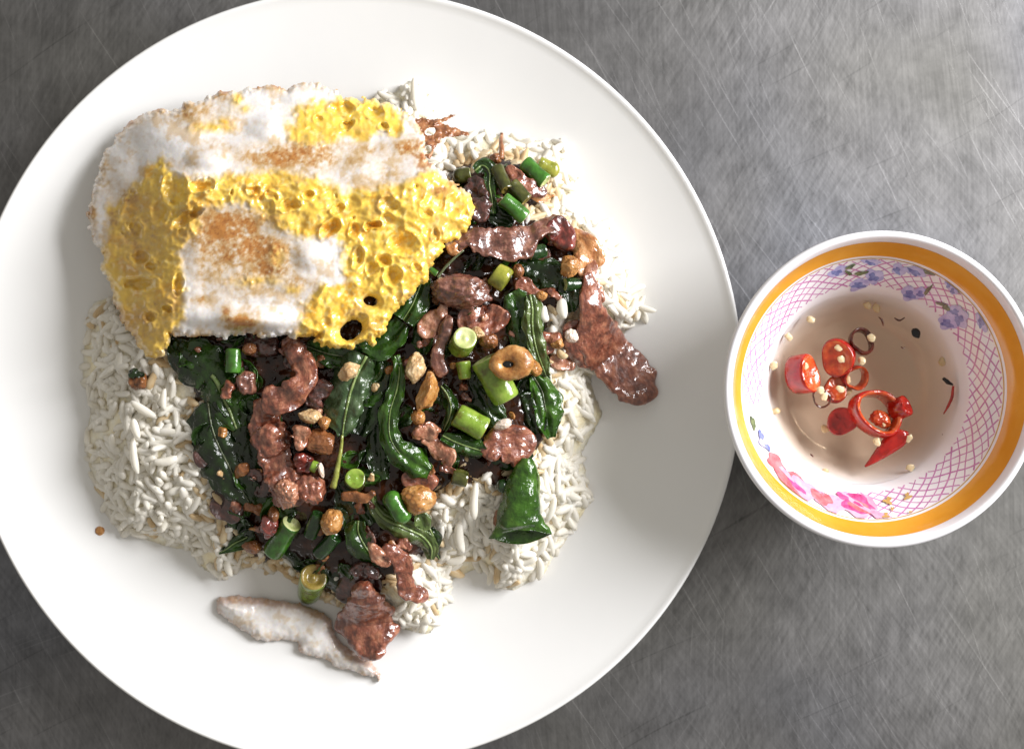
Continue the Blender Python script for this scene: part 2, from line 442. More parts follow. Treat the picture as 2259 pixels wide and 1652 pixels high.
# ------------------------------------------------------------------ height of the rice mound
RICE = [(560, 420), (420, 520), (300, 640), (205, 665), (186, 740), (180, 830), (198, 900), (184, 980), (200, 1050), (232, 1115), (262, 1172), (300, 1185), (350, 1200),
        (420, 1215), (452, 1258), (492, 1276), (548, 1250), (620, 1262), (700, 1318), (790, 1360), (862, 1382), (950, 1400), (985, 1330), (1000, 1275), (1062, 1252), (1096, 1292),
        (1135, 1302), (1200, 1268), (1248, 1190), (1305, 1105), (1282, 1000), (1330, 915), (1300, 840), (1350, 760), (1425, 690), (1405, 640), (1380, 600), (1372, 545), (1338, 492),
        (1290, 466), (1262, 430), (1272, 385), (1246, 312), (1190, 312), (1130, 300), (1035, 292), (985, 300), (935, 190), (905, 175), (870, 205), (832, 205), (790, 300), (640, 330)]
def Hn(vx, vy):
    """mound height in cm at photo coordinates"""
    vx = np.asarray(vx, float); vy = np.asarray(vy, float)
    d = poly_sdf(vx, vy, RICE)
    m = 2.35 * (1 - np.exp(-np.clip(d, 0, None) / 80.0)) + .12 * noise2(vx, vy, 70, 3) * sstep(0, 60, d)
    return plate_z(vx, vy) + m
def H1(x, y): return float(Hn(np.array([x]), np.array([y]))[0])

# ------------------------------------------------------------------ grid solid: an outline with its own relief and thickness
def grid_solid(poly, step, top, thick, edge_noise=0.0, en_scale=14, holes=(), seed=0, close=True, lace=None):
    p = np.asarray(poly, float)
    x = np.arange(p[:, 0].min() - 2 * step - edge_noise, p[:, 0].max() + 2 * step + edge_noise, step)
    y = np.arange(p[:, 1].min() - 2 * step - edge_noise, p[:, 1].max() + 2 * step + edge_noise, step)
    X, Y = np.meshgrid(x, y)
    sd = poly_sdf(X, Y, p)
    if edge_noise: sd = sd + edge_noise * noise2(X, Y, en_scale, seed + 5, 3)
    for (hx, hy, ra, rb, ang) in holes:
        c, s = math.cos(math.radians(ang)), math.sin(math.radians(ang))
        u, w = (X - hx) * c + (Y - hy) * s, -(X - hx) * s + (Y - hy) * c
        q = np.sqrt((u / ra) ** 2 + (w / rb) ** 2) * (1 + .12 * noise2(X, Y, 9, seed + 9, 2))
        sd = np.minimum(sd, (q - 1) * min(ra, rb))
    if lace: sd = np.minimum(sd, 9 * (lace[1] - np.abs(noise2(X, Y, lace[0], seed + 13, 2))) * -1)
    inside = sd > -.35 * step
    quad = inside[:-1, :-1] & inside[1:, :-1] & inside[:-1, 1:] & inside[1:, 1:]
    used = np.zeros_like(inside); cnt = np.zeros(inside.shape, int)
    for dy in (0, 1):
        for dx in (0, 1):
            cnt[dy:dy + quad.shape[0], dx:dx + quad.shape[1]] += quad
    used = cnt > 0; rim = used & (cnt < 4)
    gy, gx = np.gradient(sd, step); gl = np.hypot(gx, gy) + 1e-6
    mv = np.clip(sd, -.8 * step, .8 * step)
    X = np.where(rim, X - gx / gl * mv, X); Y = np.where(rim, Y - gy / gl * mv, Y)
    sd = np.where(rim, 0, sd)
    idx = -np.ones(inside.shape, int); idx[used] = np.arange(used.sum())
    jy, jx = np.nonzero(quad)
    # photo y runs down: this order faces up
    tf = np.stack([idx[jy + 1, jx], idx[jy + 1, jx + 1], idx[jy, jx + 1], idx[jy, jx]], 1)
    xs, ys, ds = X[used], Y[used], sd[used]
    zt = top(xs, ys, ds)
    return xs, ys, ds, zt, tf

def solid_from_grid(xs, ys, zt, zb, tf):
    n = len(xs)
    v = np.vstack([W(xs, ys, zt), W(xs, ys, zb)])
    faces = [tuple(q) for q in tf]
    bottom = [tuple(q[::-1] + n) for q in tf]
    e = {}
    for q in tf:
        for a, b in zip(q, np.roll(q, -1)):
            e[(int(a), int(b))] = 1
    wall = [(b, a, a + n, b + n) for (a, b) in e if (b, a) not in e]
    return v, faces, bottom, wall

# ------------------------------------------------------------------ builders of food pieces
def frame(path):
    t = np.gradient(path, axis=0); t /= np.linalg.norm(t, axis=1)[:, None] + 1e-9
    s = np.cross(t, [0, 0, 1.0]); s /= np.linalg.norm(s, axis=1)[:, None] + 1e-9
    u = np.cross(s, t)
    return t, s, u

def vnormals(v, f):
    n = np.zeros_like(v)
    q = np.array([p if len(p) == 4 else (*p, p[-1]) for p in f])
    fn = np.cross(v[q[:, 2]] - v[q[:, 0]], v[q[:, 3]] - v[q[:, 1]])
    for k in range(4): np.add.at(n, q[:, k], fn)
    return n / (np.linalg.norm(n, axis=1)[:, None] + 1e-12)

def tube_faces(n, m, wrap=True):
    f = []
    for i in range(n - 1):
        for j in range(m if wrap else m - 1):
            k = (j + 1) % m
            f.append((i * m + j, i * m + k, (i + 1) * m + k, (i + 1) * m + j))
    return f

def zof(pts, lift, lifts=None):
    z = Hn(pts[:, 0], pts[:, 1]) + lift
    if lifts is not None: z = z + np.interp(np.linspace(0, 1, len(pts)), np.linspace(0, 1, len(lifts)), lifts)
    return z

def strip(name, pts, thick, lift, mat, seed=0, amp=.09, freq=2.4, lifts=None, roll=0.0, parent=None, sq=3.6, wob=.25, zs=None, cup=0.0, ragged=.6, fold=1.0, grow=1.16):
    """a fleshy strip along a path of (x, y, width)"""
    thick = thick * .6
    p = np.asarray(pts, float)
    L = np.sum(np.linalg.norm(np.diff(p[:, :2], axis=0), axis=1))
    n, m = int(np.clip(L / 2.2, 24, 130)), 44
    c = catmull(p, n); c[:, 2] *= grow
    z = zof(c, lift, lifts) if zs is None else np.interp(np.linspace(0, 1, n), np.linspace(0, 1, len(zs)), zs)
    if zs is None:
        k = np.ones(9) / 9; z = np.convolve(np.r_[[z[0]] * 4, z, [z[-1]] * 4], k, 'valid')
    P = W(c[:, 0], c[:, 1], z)
    s01 = np.r_[0, np.cumsum(np.linalg.norm(np.diff(P, axis=0), axis=1))]
    w = np.clip(c[:, 2], 2, None) * SC * (CAMH - z) / CAMH / 2
    el = np.minimum(s01, s01[-1] - s01) / (np.minimum(w, s01[-1] / 3) * .55 + 1e-6)
    end = np.sqrt(np.clip(1 - (1 - np.clip(el, 0, 1)) ** 2, .0, 1)); end[0] = end[-1] = .05
    w = w * end; h = thick / 2 * (.25 + .75 * end) * end ** .3
    w = w * (1 + .05 * noise3(np.stack([s01 * 4.5, np.full(n, seed * 2.7), np.zeros(n)], 1), seed + 2)) * (1 + wob * fbm(np.stack([s01 * 1.4, np.full(n, seed * 3.1), np.zeros(n)], 1), seed, 2))
    t, sd, up = frame(P)
    a = np.linspace(0, 2 * np.pi, m, endpoint=False)
    ca = np.sign(np.cos(a)) * np.abs(np.cos(a)) ** (2 / sq); sa = np.sign(np.sin(a)) * np.abs(np.sin(a)) ** (2 / sq)
    rl = math.radians(roll)
    sides = np.where(ca[None] < 0, noise3(np.stack([s01 * 3.1, np.full(n, seed * 1.7), np.zeros(n)], 1), seed + 21)[:, None], noise3(np.stack([s01 * 3.1, np.full(n, seed * 1.7 + 9), np.zeros(n)], 1), seed + 22)[:, None])
    ca = ca[None] * (1 + (.22 * sides * np.abs(ca)[None]) * min(1, fold + .2)); sa = sa[None] * np.ones((n, 1))
    V = (P[:, None] + sd[:, None] * (w[:, None] * (ca * math.cos(rl)))[..., None] + up[:, None] * (h[:, None] * sa + w[:, None] * ca * math.sin(rl) + cup * w[:, None] * (ca ** 2 - .4))[..., None]).reshape(-1, 3)
    f = tube_faces(n, m) + [tuple(range(m))[::-1], tuple(range((n - 1) * m, n * m))]
    nr = vnormals(V, tube_faces(n, m))
    fib = np.stack([np.repeat(s01, m), ca.ravel() * np.repeat(w, m), sa.ravel() * np.repeat(h, m)], 1)
    amp = amp * ragged
    d = fbm(V * freq + seed * 7.7, seed, 3) * amp + amp * .3 * noise3(np.stack([fib[:, 0] * 1.1, fib[:, 1] * 6, fib[:, 2] * 6], 1) + seed, seed + 4) + amp * .4 * noise3(V * freq * 3.2 + seed, seed + 8) + amp * .12 * noise3(V * freq * 8 + seed, seed + 9)
    V = V + nr * (d * np.repeat(np.clip(end, .2, 1), m))[:, None]
    V[:, 2] += fold * (.15 * noise3(V * 1.4 + seed * 3.9, seed + 11) + .09 * noise3(V * 3.1 + seed * 1.9, seed + 12)) * np.repeat(np.clip(end, .2, 1), m)
    fib = fib + seed * 3.3
    return make(name, V, [q[::-1] for q in f], mat, parent, fib=fib)

def ico(sub):
    t = (1 + 5 ** .5) / 2
    v = [(-1, t, 0), (1, t, 0), (-1, -t, 0), (1, -t, 0), (0, -1, t), (0, 1, t), (0, -1, -t), (0, 1, -t), (t, 0, -1), (t, 0, 1), (-t, 0, -1), (-t, 0, 1)]
    v = [np.array(q) / np.linalg.norm(q) for q in v]
    f = [(0, 11, 5), (0, 5, 1), (0, 1, 7), (0, 7, 10), (0, 10, 11), (1, 5, 9), (5, 11, 4), (11, 10, 2), (10, 7, 6), (7, 1, 8), (3, 9, 4), (3, 4, 2), (3, 2, 6), (3, 6, 8), (3, 8, 9), (4, 9, 5), (2, 4, 11), (6, 2, 10), (8, 6, 7), (9, 8, 1)]
    for _ in range(sub):
        c, g = {}, []
        def mid(a, b):
            k = (min(a, b), max(a, b))
            if k not in c:
                q = v[a] + v[b]; c[k] = len(v); v.append(q / np.linalg.norm(q))
            return c[k]
        for a, b, d in f:
            x, y, z = mid(a, b), mid(b, d), mid(d, a)
            g += [(a, x, z), (b, y, x), (d, z, y), (x, y, z)]
        f = g
    return np.array(v), f
ICO = {k: ico(k) for k in (2, 3, 4)}

def blob(name, x, y, rx, ry, rz, ang, lift, mat, seed=0, amp=.16, freq=1.6, facet=0.0, sub=None, parent=None, z=None, tilt=0.0):
    """a lump centred at photo (x, y); rx, ry photo units, rz cm"""
    z = H1(x, y) + lift if z is None else z
    k = SC * (CAMH - z) / CAMH
    u, f = ICO[sub or (4 if max(rx, ry) > 13 else 3)]
    q = u.copy()
    if facet:                        # flatten towards a few random cutting planes
        r = np.random.default_rng(seed + 100)
        for _ in range(7):
            nrm = r.normal(size=3); nrm /= np.linalg.norm(nrm)
            dd = q @ nrm; lim = 1 - facet * r.uniform(.5, 1)
            q = q - np.clip(dd - lim, 0, None)[:, None] * nrm * .9
    q = q * (1 + amp * fbm(u * freq + seed * 5.1, seed, 3) + amp * .5 * fbm(u * freq * 3.5 + seed, seed + 3, 3))[:, None]
    R = np.array([rx * k, ry * k, rz]); q = q * R
    fib = np.stack([q[:, 0], q[:, 1], q[:, 2]], 1) + seed * 2.1
    tl = math.radians(tilt); q = np.stack([q[:, 0] * math.cos(tl) + q[:, 2] * math.sin(tl), q[:, 1], -q[:, 0] * math.sin(tl) + q[:, 2] * math.cos(tl)], 1)
    a = math.radians(-ang); c, s = math.cos(a), math.sin(a)
    q = np.stack([q[:, 0] * c - q[:, 1] * s, q[:, 0] * s + q[:, 1] * c, q[:, 2]], 1)
    return make(name, q + W(x, y, z), f, mat, parent, fib=fib)

def tube(name, P, r, mat, parent=None, m=10, seed=0, wob=.12):
    P = np.asarray(P, float); n = len(P)
    r = np.broadcast_to(np.asarray(r, float), (n,)) if np.ndim(r) == 0 else np.interp(np.linspace(0, 1, n), np.linspace(0, 1, len(r)), r)
    t, s, u = frame(P)
    a = np.linspace(0, 2 * np.pi, m, endpoint=False)
    V = (P[:, None] + s[:, None] * (r[:, None] * np.cos(a))[..., None] + u[:, None] * (r[:, None] * np.sin(a))[..., None]).reshape(-1, 3)
    V = V + vnormals(V, tube_faces(n, m)) * -(wob * np.repeat(r, m) * noise3(V * 6 + seed, seed))[:, None]
    f = tube_faces(n, m) + [tuple(range(m))[::-1], tuple(range((n - 1) * m, n * m))]
    return make(name, V, [q[::-1] for q in f], mat, parent, fib=V)

def leaf(pts, lift, mat, rib=None, seed=0, droop=.35, ruffle=.26, lifts=None, twist=(0, 0), name="basil_leaf", rib_r=.028, rib_span=(0, 1), parent=None, vein=.025, serr=.09):
    """a wilted leaf: path of (x, y, left half-width, right half-width) along its midrib"""
    p = np.asarray(pts, float)
    L = np.sum(np.linalg.norm(np.diff(p[:, :2], axis=0), axis=1))
    n, m = int(np.clip(L / 3, 24, 80)), 25
    c = catmull(p, n); c[:, 2:] *= 1.12; z = zof(c, lift, lifts)
    k5 = np.ones(11) / 11; z = np.convolve(np.r_[[z[0]] * 5, z, [z[-1]] * 5], k5, 'valid')
    P = W(c[:, 0], c[:, 1], z)
    s01 = np.r_[0, np.cumsum(np.linalg.norm(np.diff(P, axis=0), axis=1))]
    t, sd, up = frame(P)
    kk = SC * (CAMH - z) / CAMH
    u = np.linspace(-1, 1, m)
    wl = np.clip(c[:, 2], .5, None) * kk; wr = np.clip(c[:, 3], .5, None) * kk
    half = np.where(u[None] < 0, wl[:, None], wr[:, None])
    se = 1 + serr * np.sin(s01 * 9 + seed)[:, None] * np.abs(u)[None] ** 4 + .1 * noise2(np.repeat(s01[:, None], m, 1), np.repeat(np.sign(u)[None] * 3, n, 0), .6, seed, 2) * np.abs(u)[None]
    off = half * u[None] * se
    tw = np.radians(np.interp(np.linspace(0, 1, n), np.linspace(0, 1, len(twist)), twist))
    au = np.abs(u)[None]
    zz = -droop * (off ** 2) / (half.mean() + .15) * 1.1 + .10 * np.exp(-(off / .12) ** 2) * -1
    ss = np.repeat(s01[:, None], m, 1)
    zz = zz + ruffle * au ** 1.5 * fbm(np.stack([ss.ravel() * 1.5, (u[None] + 0 * ss).ravel() * 1.2, np.full(ss.size, seed * 1.3)], 1), seed, 3).reshape(ss.shape) * 1.6
    zz = zz + vein * np.sin((ss - np.abs(off) * .9) * 9.5) * np.exp(-((au - .55) / .4) ** 2) * .5
    V = P[:, None] + sd[:, None] * (off * np.cos(tw)[:, None] - zz * np.sin(tw)[:, None])[..., None] + up[:, None] * (off * np.sin(tw)[:, None] + zz * np.cos(tw)[:, None])[..., None]
    V = V.reshape(-1, 3)
    f = tube_faces(n, m, False)
    nr = vnormals(V, f)
    if nr[:, 2].mean() < 0: nr = -nr; f = [q[::-1] for q in f]
    V = V + nr * (.07 * noise3(V * 2.2 + seed, seed + 31) + .035 * noise3(V * 5.0 + seed, seed + 32))[:, None] * min(1.0, half.mean() * 1.6)
    N = len(V); B = V - nr * .035
    edge = [i for i in range(m)] + [i * m + m - 1 for i in range(1, n)] + [(n - 1) * m + j for j in range(m - 2, -1, -1)] + [i * m for i in range(n - 2, 0, -1)]
    wall = [(a, b, b + N, a + N) for a, b in zip(edge, edge[1:] + edge[:1])]
    if rib is not None:
        root = empty(name, V.mean(0))
    o = make("blade" if rib is not None else name, np.vstack([V, B]), f + [tuple(np.array(q[::-1]) + N) for q in f] + wall, mat, root if rib is not None else parent, fib=np.vstack([V, B]))
    if rib is not None:
        mid = V.reshape(n, m, 3)[:, m // 2] + np.array([0, 0, .025])
        i0, i1 = int(rib_span[0] * (n - 1)), int(rib_span[1] * (n - 1)) + 1
        r = rib_r * np.interp(np.linspace(0, 1, i1 - i0), [0, .5, 1], [1.1, .9, .45])
        tube("midrib", mid[i0:i1], list(r), rib, root, m=8, seed=seed)
        return root
    return o

def orient(q, P0, ax):
    ax = np.asarray(ax, float); ax = ax / np.linalg.norm(ax)
    ref = np.array([0, 0, 1.0]) if abs(ax[2]) < .95 else np.array([0, 1.0, 0])
    e1 = np.cross(ref, ax); e1 /= np.linalg.norm(e1); e2 = np.cross(ax, e1)
    return P0 + q[:, :1] * e1 + q[:, 1:2] * e2 + q[:, 2:] * ax

def bean(a, b, r, lift, skin, flesh, seed=0, za=0.0, zb=0.0, cut=(True, True), hollow=.25, bend=0.0, flat=1.0, name="bean_piece", taper=(1, 1), pith=None):
    """cut piece of bean from photo point a to b, radius r (photo units); za, zb raise the two ends (cm)"""
    z0, z1 = H1(*a) + lift + za, H1(*b) + lift + zb
    A, B = W(a[0], a[1], z0), W(b[0], b[1], z1)
    R = r * SC * (CAMH - z0) / CAMH
    ax = B - A; L = np.linalg.norm(ax)
    segs = 28
    def rr(t): return R * (taper[0] * (1 - t) + taper[1] * t)
    ed = min(.12 * R / L, .2)
    prof = []
    if not cut[0]: prof += [(0.001 * R, -R * .55), (R * .45, -R * .48), (R * .78, -R * .28)]
    prof += [(rr(0) * .93, 0), (rr(ed) * .985, ed * L)] + [(rr(t), t * L) for t in np.linspace(2 * ed, 1 - 2 * ed, 9)] + [(rr(1 - ed) * .985, (1 - ed) * L), (rr(1) * .93, L)]
    if not cut[1]: prof += [(R * .78 * taper[1], L + R * .28), (R * .45 * taper[1], L + R * .48), (.001 * R, L + R * .55)]
    def shape(q):
        t = q[:, 2] / L
        q = q.copy()
        ww = 1 + .09 * noise3(np.stack([np.cos(np.arctan2(q[:, 1], q[:, 0])), np.sin(np.arctan2(q[:, 1], q[:, 0])), t * 2.2 + seed * 3], 1), seed) 
        q[:, 0] *= ww; q[:, 1] *= ww * flat
        q[:, 0] += bend * R * 4 * (np.clip(t, 0, 1) * (1 - np.clip(t, 0, 1)))
        return q
    v, f = revolve(prof, segs)
    root = empty(name, (A + B) / 2)
    make("skin", orient(shape(v), A, ax), f, skin, root)
    for k, on in enumerate(cut):
        if not on: continue
        rk, zk, dr = rr(k) * .93, (L if k else 0), (1 if k else -1)
        pr = [(rk, zk), (rk * .9, zk + dr * .05 * R), (rk * .78, zk + dr * .02 * R), (rk * .55, zk - dr * hollow * R * .6), (rk * .35, zk - dr * hollow * R), (rk * .2, zk - dr * hollow * R * .4), (0, zk + dr * (.04 * R - hollow * R * .35))]
        v, f = revolve(pr, segs)
        if k == 0: f = [q[::-1] for q in f]
        make("cut_end", orient(shape(v), A, ax), f, flesh, root)
        if pith is not None and k == pith[0]:
            s, g = ICO[2]
            make("pip", orient(shape(s * [rk * .42, rk * .3, rk * .25] + [rk * .1, -rk * .05, zk - dr * hollow * R * .5]), A, ax), g, pith[1], root)
    return root

# ------------------------------------------------------------------ dark sauce bed under the stir-fry
SAUCE = [(380, 700), (372, 790), (428, 835), (436, 930), (432, 1000), (470, 1075), (470, 1130), (520, 1195), (562, 1238), (640, 1244), (690, 1290), (745, 1322), (850, 1290), (905, 1232), (950, 1215),
         (925, 1150), (968, 1075), (1075, 1055), (1100, 1075), (1180, 1000), (1215, 930), (1218, 800), (1205, 705), (1290, 640), (1290, 560), (1250, 500), (1160, 488), (1215, 410), (1140, 350), (1060, 350), (1000, 370), (960, 440), (930, 560), (820, 640), (600, 680)]
xs, ys, ds, zt, tf = grid_solid(SAUCE, 5, lambda x, y, d: Hn(x, y) + .12 + .18 * (1 - np.exp(-d / 14)) + .14 * noise2(x, y, 16, 21, 3), .3, edge_noise=9, seed=20)
v, a, b, w = solid_from_grid(xs, ys, zt, Hn(xs, ys) - .1, tf)
tag(make("stir_fry_sauce", v, a + b + w, M["sauce"]), "dark glossy brown sauce pooled between the stir-fry pieces", "sauce", kind="stuff")
# ------------------------------------------------------------------ fried egg
EGG = [(314, 249), (344, 242), (394, 240), (409, 229), (440, 222), (469, 209), (492, 201), (519, 206), (539, 196), (569, 194), (589, 189), (632, 195), (657, 183), (694, 177), (719, 192), (741, 201), (756, 215),
       (790, 217), (821, 219), (859, 229), (886, 244), (909, 259), (928, 272), (938, 300), (936, 325), (946, 351), (976, 379), (1011, 411), (1031, 424), (1044, 443), (1043, 470), (1031, 508), (1011, 530), (981, 538), (976, 558),
       (956, 575), (946, 595), (941, 618), (921, 640), (904, 658), (884, 678), (869, 695), (851, 715), (849, 730), (836, 738), (831, 760), (819, 764), (812, 750), (801, 755), (781, 770), (746, 770), (716, 765), (689, 753), (709, 738), (696, 743),
       (646, 741), (600, 744), (544, 739), (500, 744), (469, 743), (377, 739), (374, 758), (362, 778), (344, 788), (324, 785), (309, 770), (289, 735), (267, 708), (252, 665), (239, 620), (224, 592), (229, 558), (209, 535), (197, 500), (194, 465), (203, 425), (209, 408), (219, 381), (232, 336), (250, 312), (269, 289)]
YOLK_TOP = [(634, 281), (649, 251), (696, 229), (761, 216), (811, 217), (859, 227), (893, 249), (889, 281), (876, 301), (846, 296), (811, 309), (771, 304), (721, 314), (671, 314), (641, 301)]
YOLK = [(357, 349), (319, 379), (294, 416), (269, 429), (244, 466), (236, 515), (230, 558), (233, 595), (248, 645), (265, 715), (305, 775), (345, 795), (380, 765), (394, 720), (409, 683), (409, 633), (402, 583), (394, 555), (409, 538), (439, 500), (439, 470), (464, 450), (519, 445), (569, 465), (619, 495),
        (657, 515), (707, 525), (734, 523), (746, 535), (766, 558), (761, 595), (761, 625), (741, 643), (714, 633), (684, 645), (666, 683), (659, 715), (652, 745), (690, 780), (840, 775), (960, 640), (1060, 520), (1055, 440), (1021, 411), (991, 391), (959, 376), (931, 381), (916, 401), (871, 411), (821, 419), (751, 419), (734, 404), (696, 389), (621, 381), (569, 371), (532, 394), (482, 394), (419, 391), (382, 384), (369, 356)]
PITS = [(754, 239, 24, 12, 0, .34), (829, 249, 19, 14, 20, .3), (846, 281, 10, 8, 0, .25), (769, 276, 14, 6, -15, .3), (700, 262, 10, 7, 0, .15), (729, 503, 23, 15, -45, .5), (821, 497, 18, 8, -15, .42), (891, 538, 29, 21, 0, .42), (846, 575, 17, 14, 0, .35), (867, 608, 19, 20, 0, .38),
        (791, 570, 13, 22, 10, .3), (821, 593, 10, 17, 20, .28), (859, 453, 20, 14, 0, .28), (781, 508, 10, 16, 0, .25), (387, 420, 24, 32, 0, .4), (294, 420, 9, 6, 30, .2), (412, 480, 34, 11, -32, .42), (309, 570, 18, 13, 0, .32), (334, 588, 10, 8, 0, .25), (309, 625, 36, 13, 0, .38),
        (369, 685, 11, 9, 0, .3), (392, 628, 11, 20, 10, .28), (639, 453, 22, 11, -15, .38), (444, 410, 26, 12, -10, .42), (350, 470, 16, 22, 0, .25), (560, 420, 13, 8, 0, .25), (600, 430, 12, 8, 40, .25), (680, 430, 12, 9, 0, .25), (940, 470, 12, 10, 0, .2), (920, 590, 10, 9, 0, .2), (960, 520, 8, 12, 0, .2), (800, 700, 14, 10, 0, .2), (330, 700, 14, 9, 0, .25), (300, 500, 12, 16, 0, .22), (745, 462, 15, 9, -30, .28)]
BULGE = [(460, 350, 62, 34, .28), (590, 282, 62, 38, .22), (684, 565, 52, 42, .22), (540, 704, 150, 36, .65), (340, 292, 66, 44, .15), (790, 375, 66, 38, .15), (660, 215, 60, 20, .12), (270, 380, 40, 60, .12), (500, 690, 40, 30, .1)]
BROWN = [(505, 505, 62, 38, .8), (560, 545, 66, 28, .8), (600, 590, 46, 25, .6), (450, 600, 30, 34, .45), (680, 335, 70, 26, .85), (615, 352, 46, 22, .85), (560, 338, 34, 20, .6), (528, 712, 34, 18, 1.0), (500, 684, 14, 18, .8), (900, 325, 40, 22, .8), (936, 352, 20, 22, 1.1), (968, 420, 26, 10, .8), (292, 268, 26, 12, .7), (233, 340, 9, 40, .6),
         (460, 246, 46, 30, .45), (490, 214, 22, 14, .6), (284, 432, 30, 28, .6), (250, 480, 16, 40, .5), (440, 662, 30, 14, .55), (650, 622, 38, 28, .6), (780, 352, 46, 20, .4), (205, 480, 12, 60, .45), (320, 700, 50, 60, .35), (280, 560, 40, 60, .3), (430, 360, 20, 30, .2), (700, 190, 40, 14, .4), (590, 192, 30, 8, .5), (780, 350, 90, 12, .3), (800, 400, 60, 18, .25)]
HOLES = [(817, 664, 16, 10, 10), (774, 728, 27, 19, -35)]

def egg_base(x, y):
    z = 4.45 - 2.1 * sstep(440, 190, x) - 1.9 * sstep(430, 180, y) * (1 - .35 * sstep(440, 190, x)) - .35 * sstep(900, 1050, x)
    z = z + .16 * noise2(x, y, 120, 31, 2)
    return np.maximum(z, Hn(x, y) + .4)

def yolk_field(x, y):
    n = 19 * noise2(x, y, 30, 41, 3) + 8 * noise2(x, y, 9, 43, 2)
    s = np.maximum(poly_sdf(x, y, YOLK), poly_sdf(x, y, YOLK_TOP)) + n
    for (bx, by, rx, ry) in [(609, 565, 15, 20), (524, 222, 9, 14), (536, 240, 11, 6), (470, 280, 30, 9), (492, 268, 14, 7), (650, 640, 12, 6), (560, 620, 30, 8)]:
        s = np.maximum(s, (1 - np.hypot((x - bx) / rx, (y - by) / ry)) * min(rx, ry) + .5 * n)
    return s

EGG_REL = {}
def egg_top(x, y, d):
    zb = egg_base(x, y)
    yf = yolk_field(x, y); ym = sstep(-16, 18, yf)
    r1 = 1 - np.abs(noise2(x, y, 38, 51, 2)) * 2.2
    r2 = 1 - np.abs(noise2(x + 40, y, 17, 53, 2)) * 2.2
    rel = .8 * ym * (.13 * r1 + (.03 + .04 * sstep(700, 500, x)) * r2 + .07 * noise2(x, y, 26, 54, 2) + .018 * noise2(x, y, 6, 55, 2))
    x0, y0 = x, y
    x = x + 6 * noise2(x0, y0, 16, 59, 2); y = y + 6 * noise2(x0 + 300, y0, 16, 60, 2)
    g = np.random.default_rng(5)
    for (px, py, ra, rb, an, dep) in PITS + [(g.uniform(235, 1030), g.uniform(225, 770), 3 + 6 * g.uniform() ** 2, 2.5 + 5 * g.uniform() ** 2, g.uniform(0, 180), g.uniform(.05, .16)) for _ in range(48)]:
        c, s = math.cos(math.radians(an)), math.sin(math.radians(an))
        u, w = (x - px) * c + (y - py) * s, -(x - px) * s + (y - py) * c
        q = np.sqrt((u / ra) ** 2 + (w / rb) ** 2)
        m = ym if ra < 9.01 and rb < 8.01 else 1
        rel = rel - m * .72 * dep * sstep(1.25, .3, q) + m * .15 * dep * np.exp(-((q - 1.3) / .2) ** 2)
    x, y = x0, y0
    for (px, py, rx, ry, h) in BULGE:
        q = np.hypot((x - px) / rx, (y - py) / ry)
        rel = rel + h * np.clip(1 - q * q, 0, 1) ** 2 * (1 - .75 * ym)
    rel = rel + (1 - ym) * (.022 * noise2(x, y, 22, 57, 2) + .005 * noise2(x, y, 5, 58, 2))
    rel = rel * sstep(-2, 16, d)
    EGG_REL['rel'] = rel
    return zb + rel + .16 * np.sqrt(np.clip(d / 10, 0, 1)) - .10 * np.exp(-d / 10)

xs, ys, ds, zt, tf = grid_solid(EGG, 2.5, egg_top, .3, edge_noise=10, en_scale=11, holes=HOLES, seed=40)
zb = np.minimum(egg_base(xs, ys) - .12, zt - .05)
v, top_f, bot_f, wall_f = solid_from_grid(xs, ys, zt, zb, tf)
yf = yolk_field(xs, ys); ym = sstep(-13, 9, yf)
def mixc(a, b, t): return np.asarray(a)[None] * (1 - t[:, None]) + (np.asarray(b)[None] if np.ndim(b) == 1 else b) * t[:, None]
n1, n2, n3 = noise2(xs, ys, 30, 61, 3), noise2(xs, ys, 7, 62, 3), noise2(xs, ys, 3.2, 63, 2)
white = mixc((.79, .77, .76), (.68, .53, .36), .85 * sstep(.0, .5, n1 + .45 * n2))
yolk_c = mixc((.84, .56, .085), (.80, .43, .04), sstep(-.1, .55, n1)); yolk_c = yolk_c * (1 - .0) 
pale = .8 * sstep(.05, .5, n2 + .25 * n1); yolk_c = yolk_c * (1 - pale[:, None]) + np.array((.88, .70, .25)) * pale[:, None]
c = white * (1 - ym[:, None]) + yolk_c * ym[:, None]
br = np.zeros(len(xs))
for (px, py, rx, ry, s) in BROWN + [(505, 505, 75, 45, 1.05), (560, 548, 80, 34, 1.0), (600, 592, 55, 26, .9), (620, 345, 110, 26, .8), (700, 350, 60, 30, .7), (500, 540, 110, 75, .65), (310, 520, 70, 110, .42), (320, 720, 60, 70, .45), (560, 600, 100, 40, .45), (620, 340, 120, 26, .55), (420, 250, 70, 26, .45), (470, 540, 60, 60, .45), (580, 480, 60, 26, .5), (540, 640, 110, 18, .35), (440, 250, 60, 18, .35), (820, 330, 90, 22, .4), (860, 380, 60, 30, .35), (250, 420, 30, 40, .35)]:  # browning; the left yolk blobs also paint in its shaded side
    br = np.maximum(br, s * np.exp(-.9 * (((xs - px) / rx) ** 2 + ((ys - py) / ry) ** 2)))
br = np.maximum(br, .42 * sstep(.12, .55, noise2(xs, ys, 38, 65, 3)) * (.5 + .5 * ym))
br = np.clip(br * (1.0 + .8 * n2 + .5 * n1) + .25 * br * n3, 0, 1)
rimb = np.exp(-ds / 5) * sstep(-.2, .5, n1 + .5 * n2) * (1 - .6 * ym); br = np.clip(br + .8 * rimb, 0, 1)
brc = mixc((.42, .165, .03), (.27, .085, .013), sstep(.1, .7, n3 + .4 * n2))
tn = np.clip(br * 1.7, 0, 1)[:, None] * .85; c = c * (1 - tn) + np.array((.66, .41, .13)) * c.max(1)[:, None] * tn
bs = (.9 * sstep(.38, 1.0, br))[:, None]; c = c * (1 - bs) + brc * bs
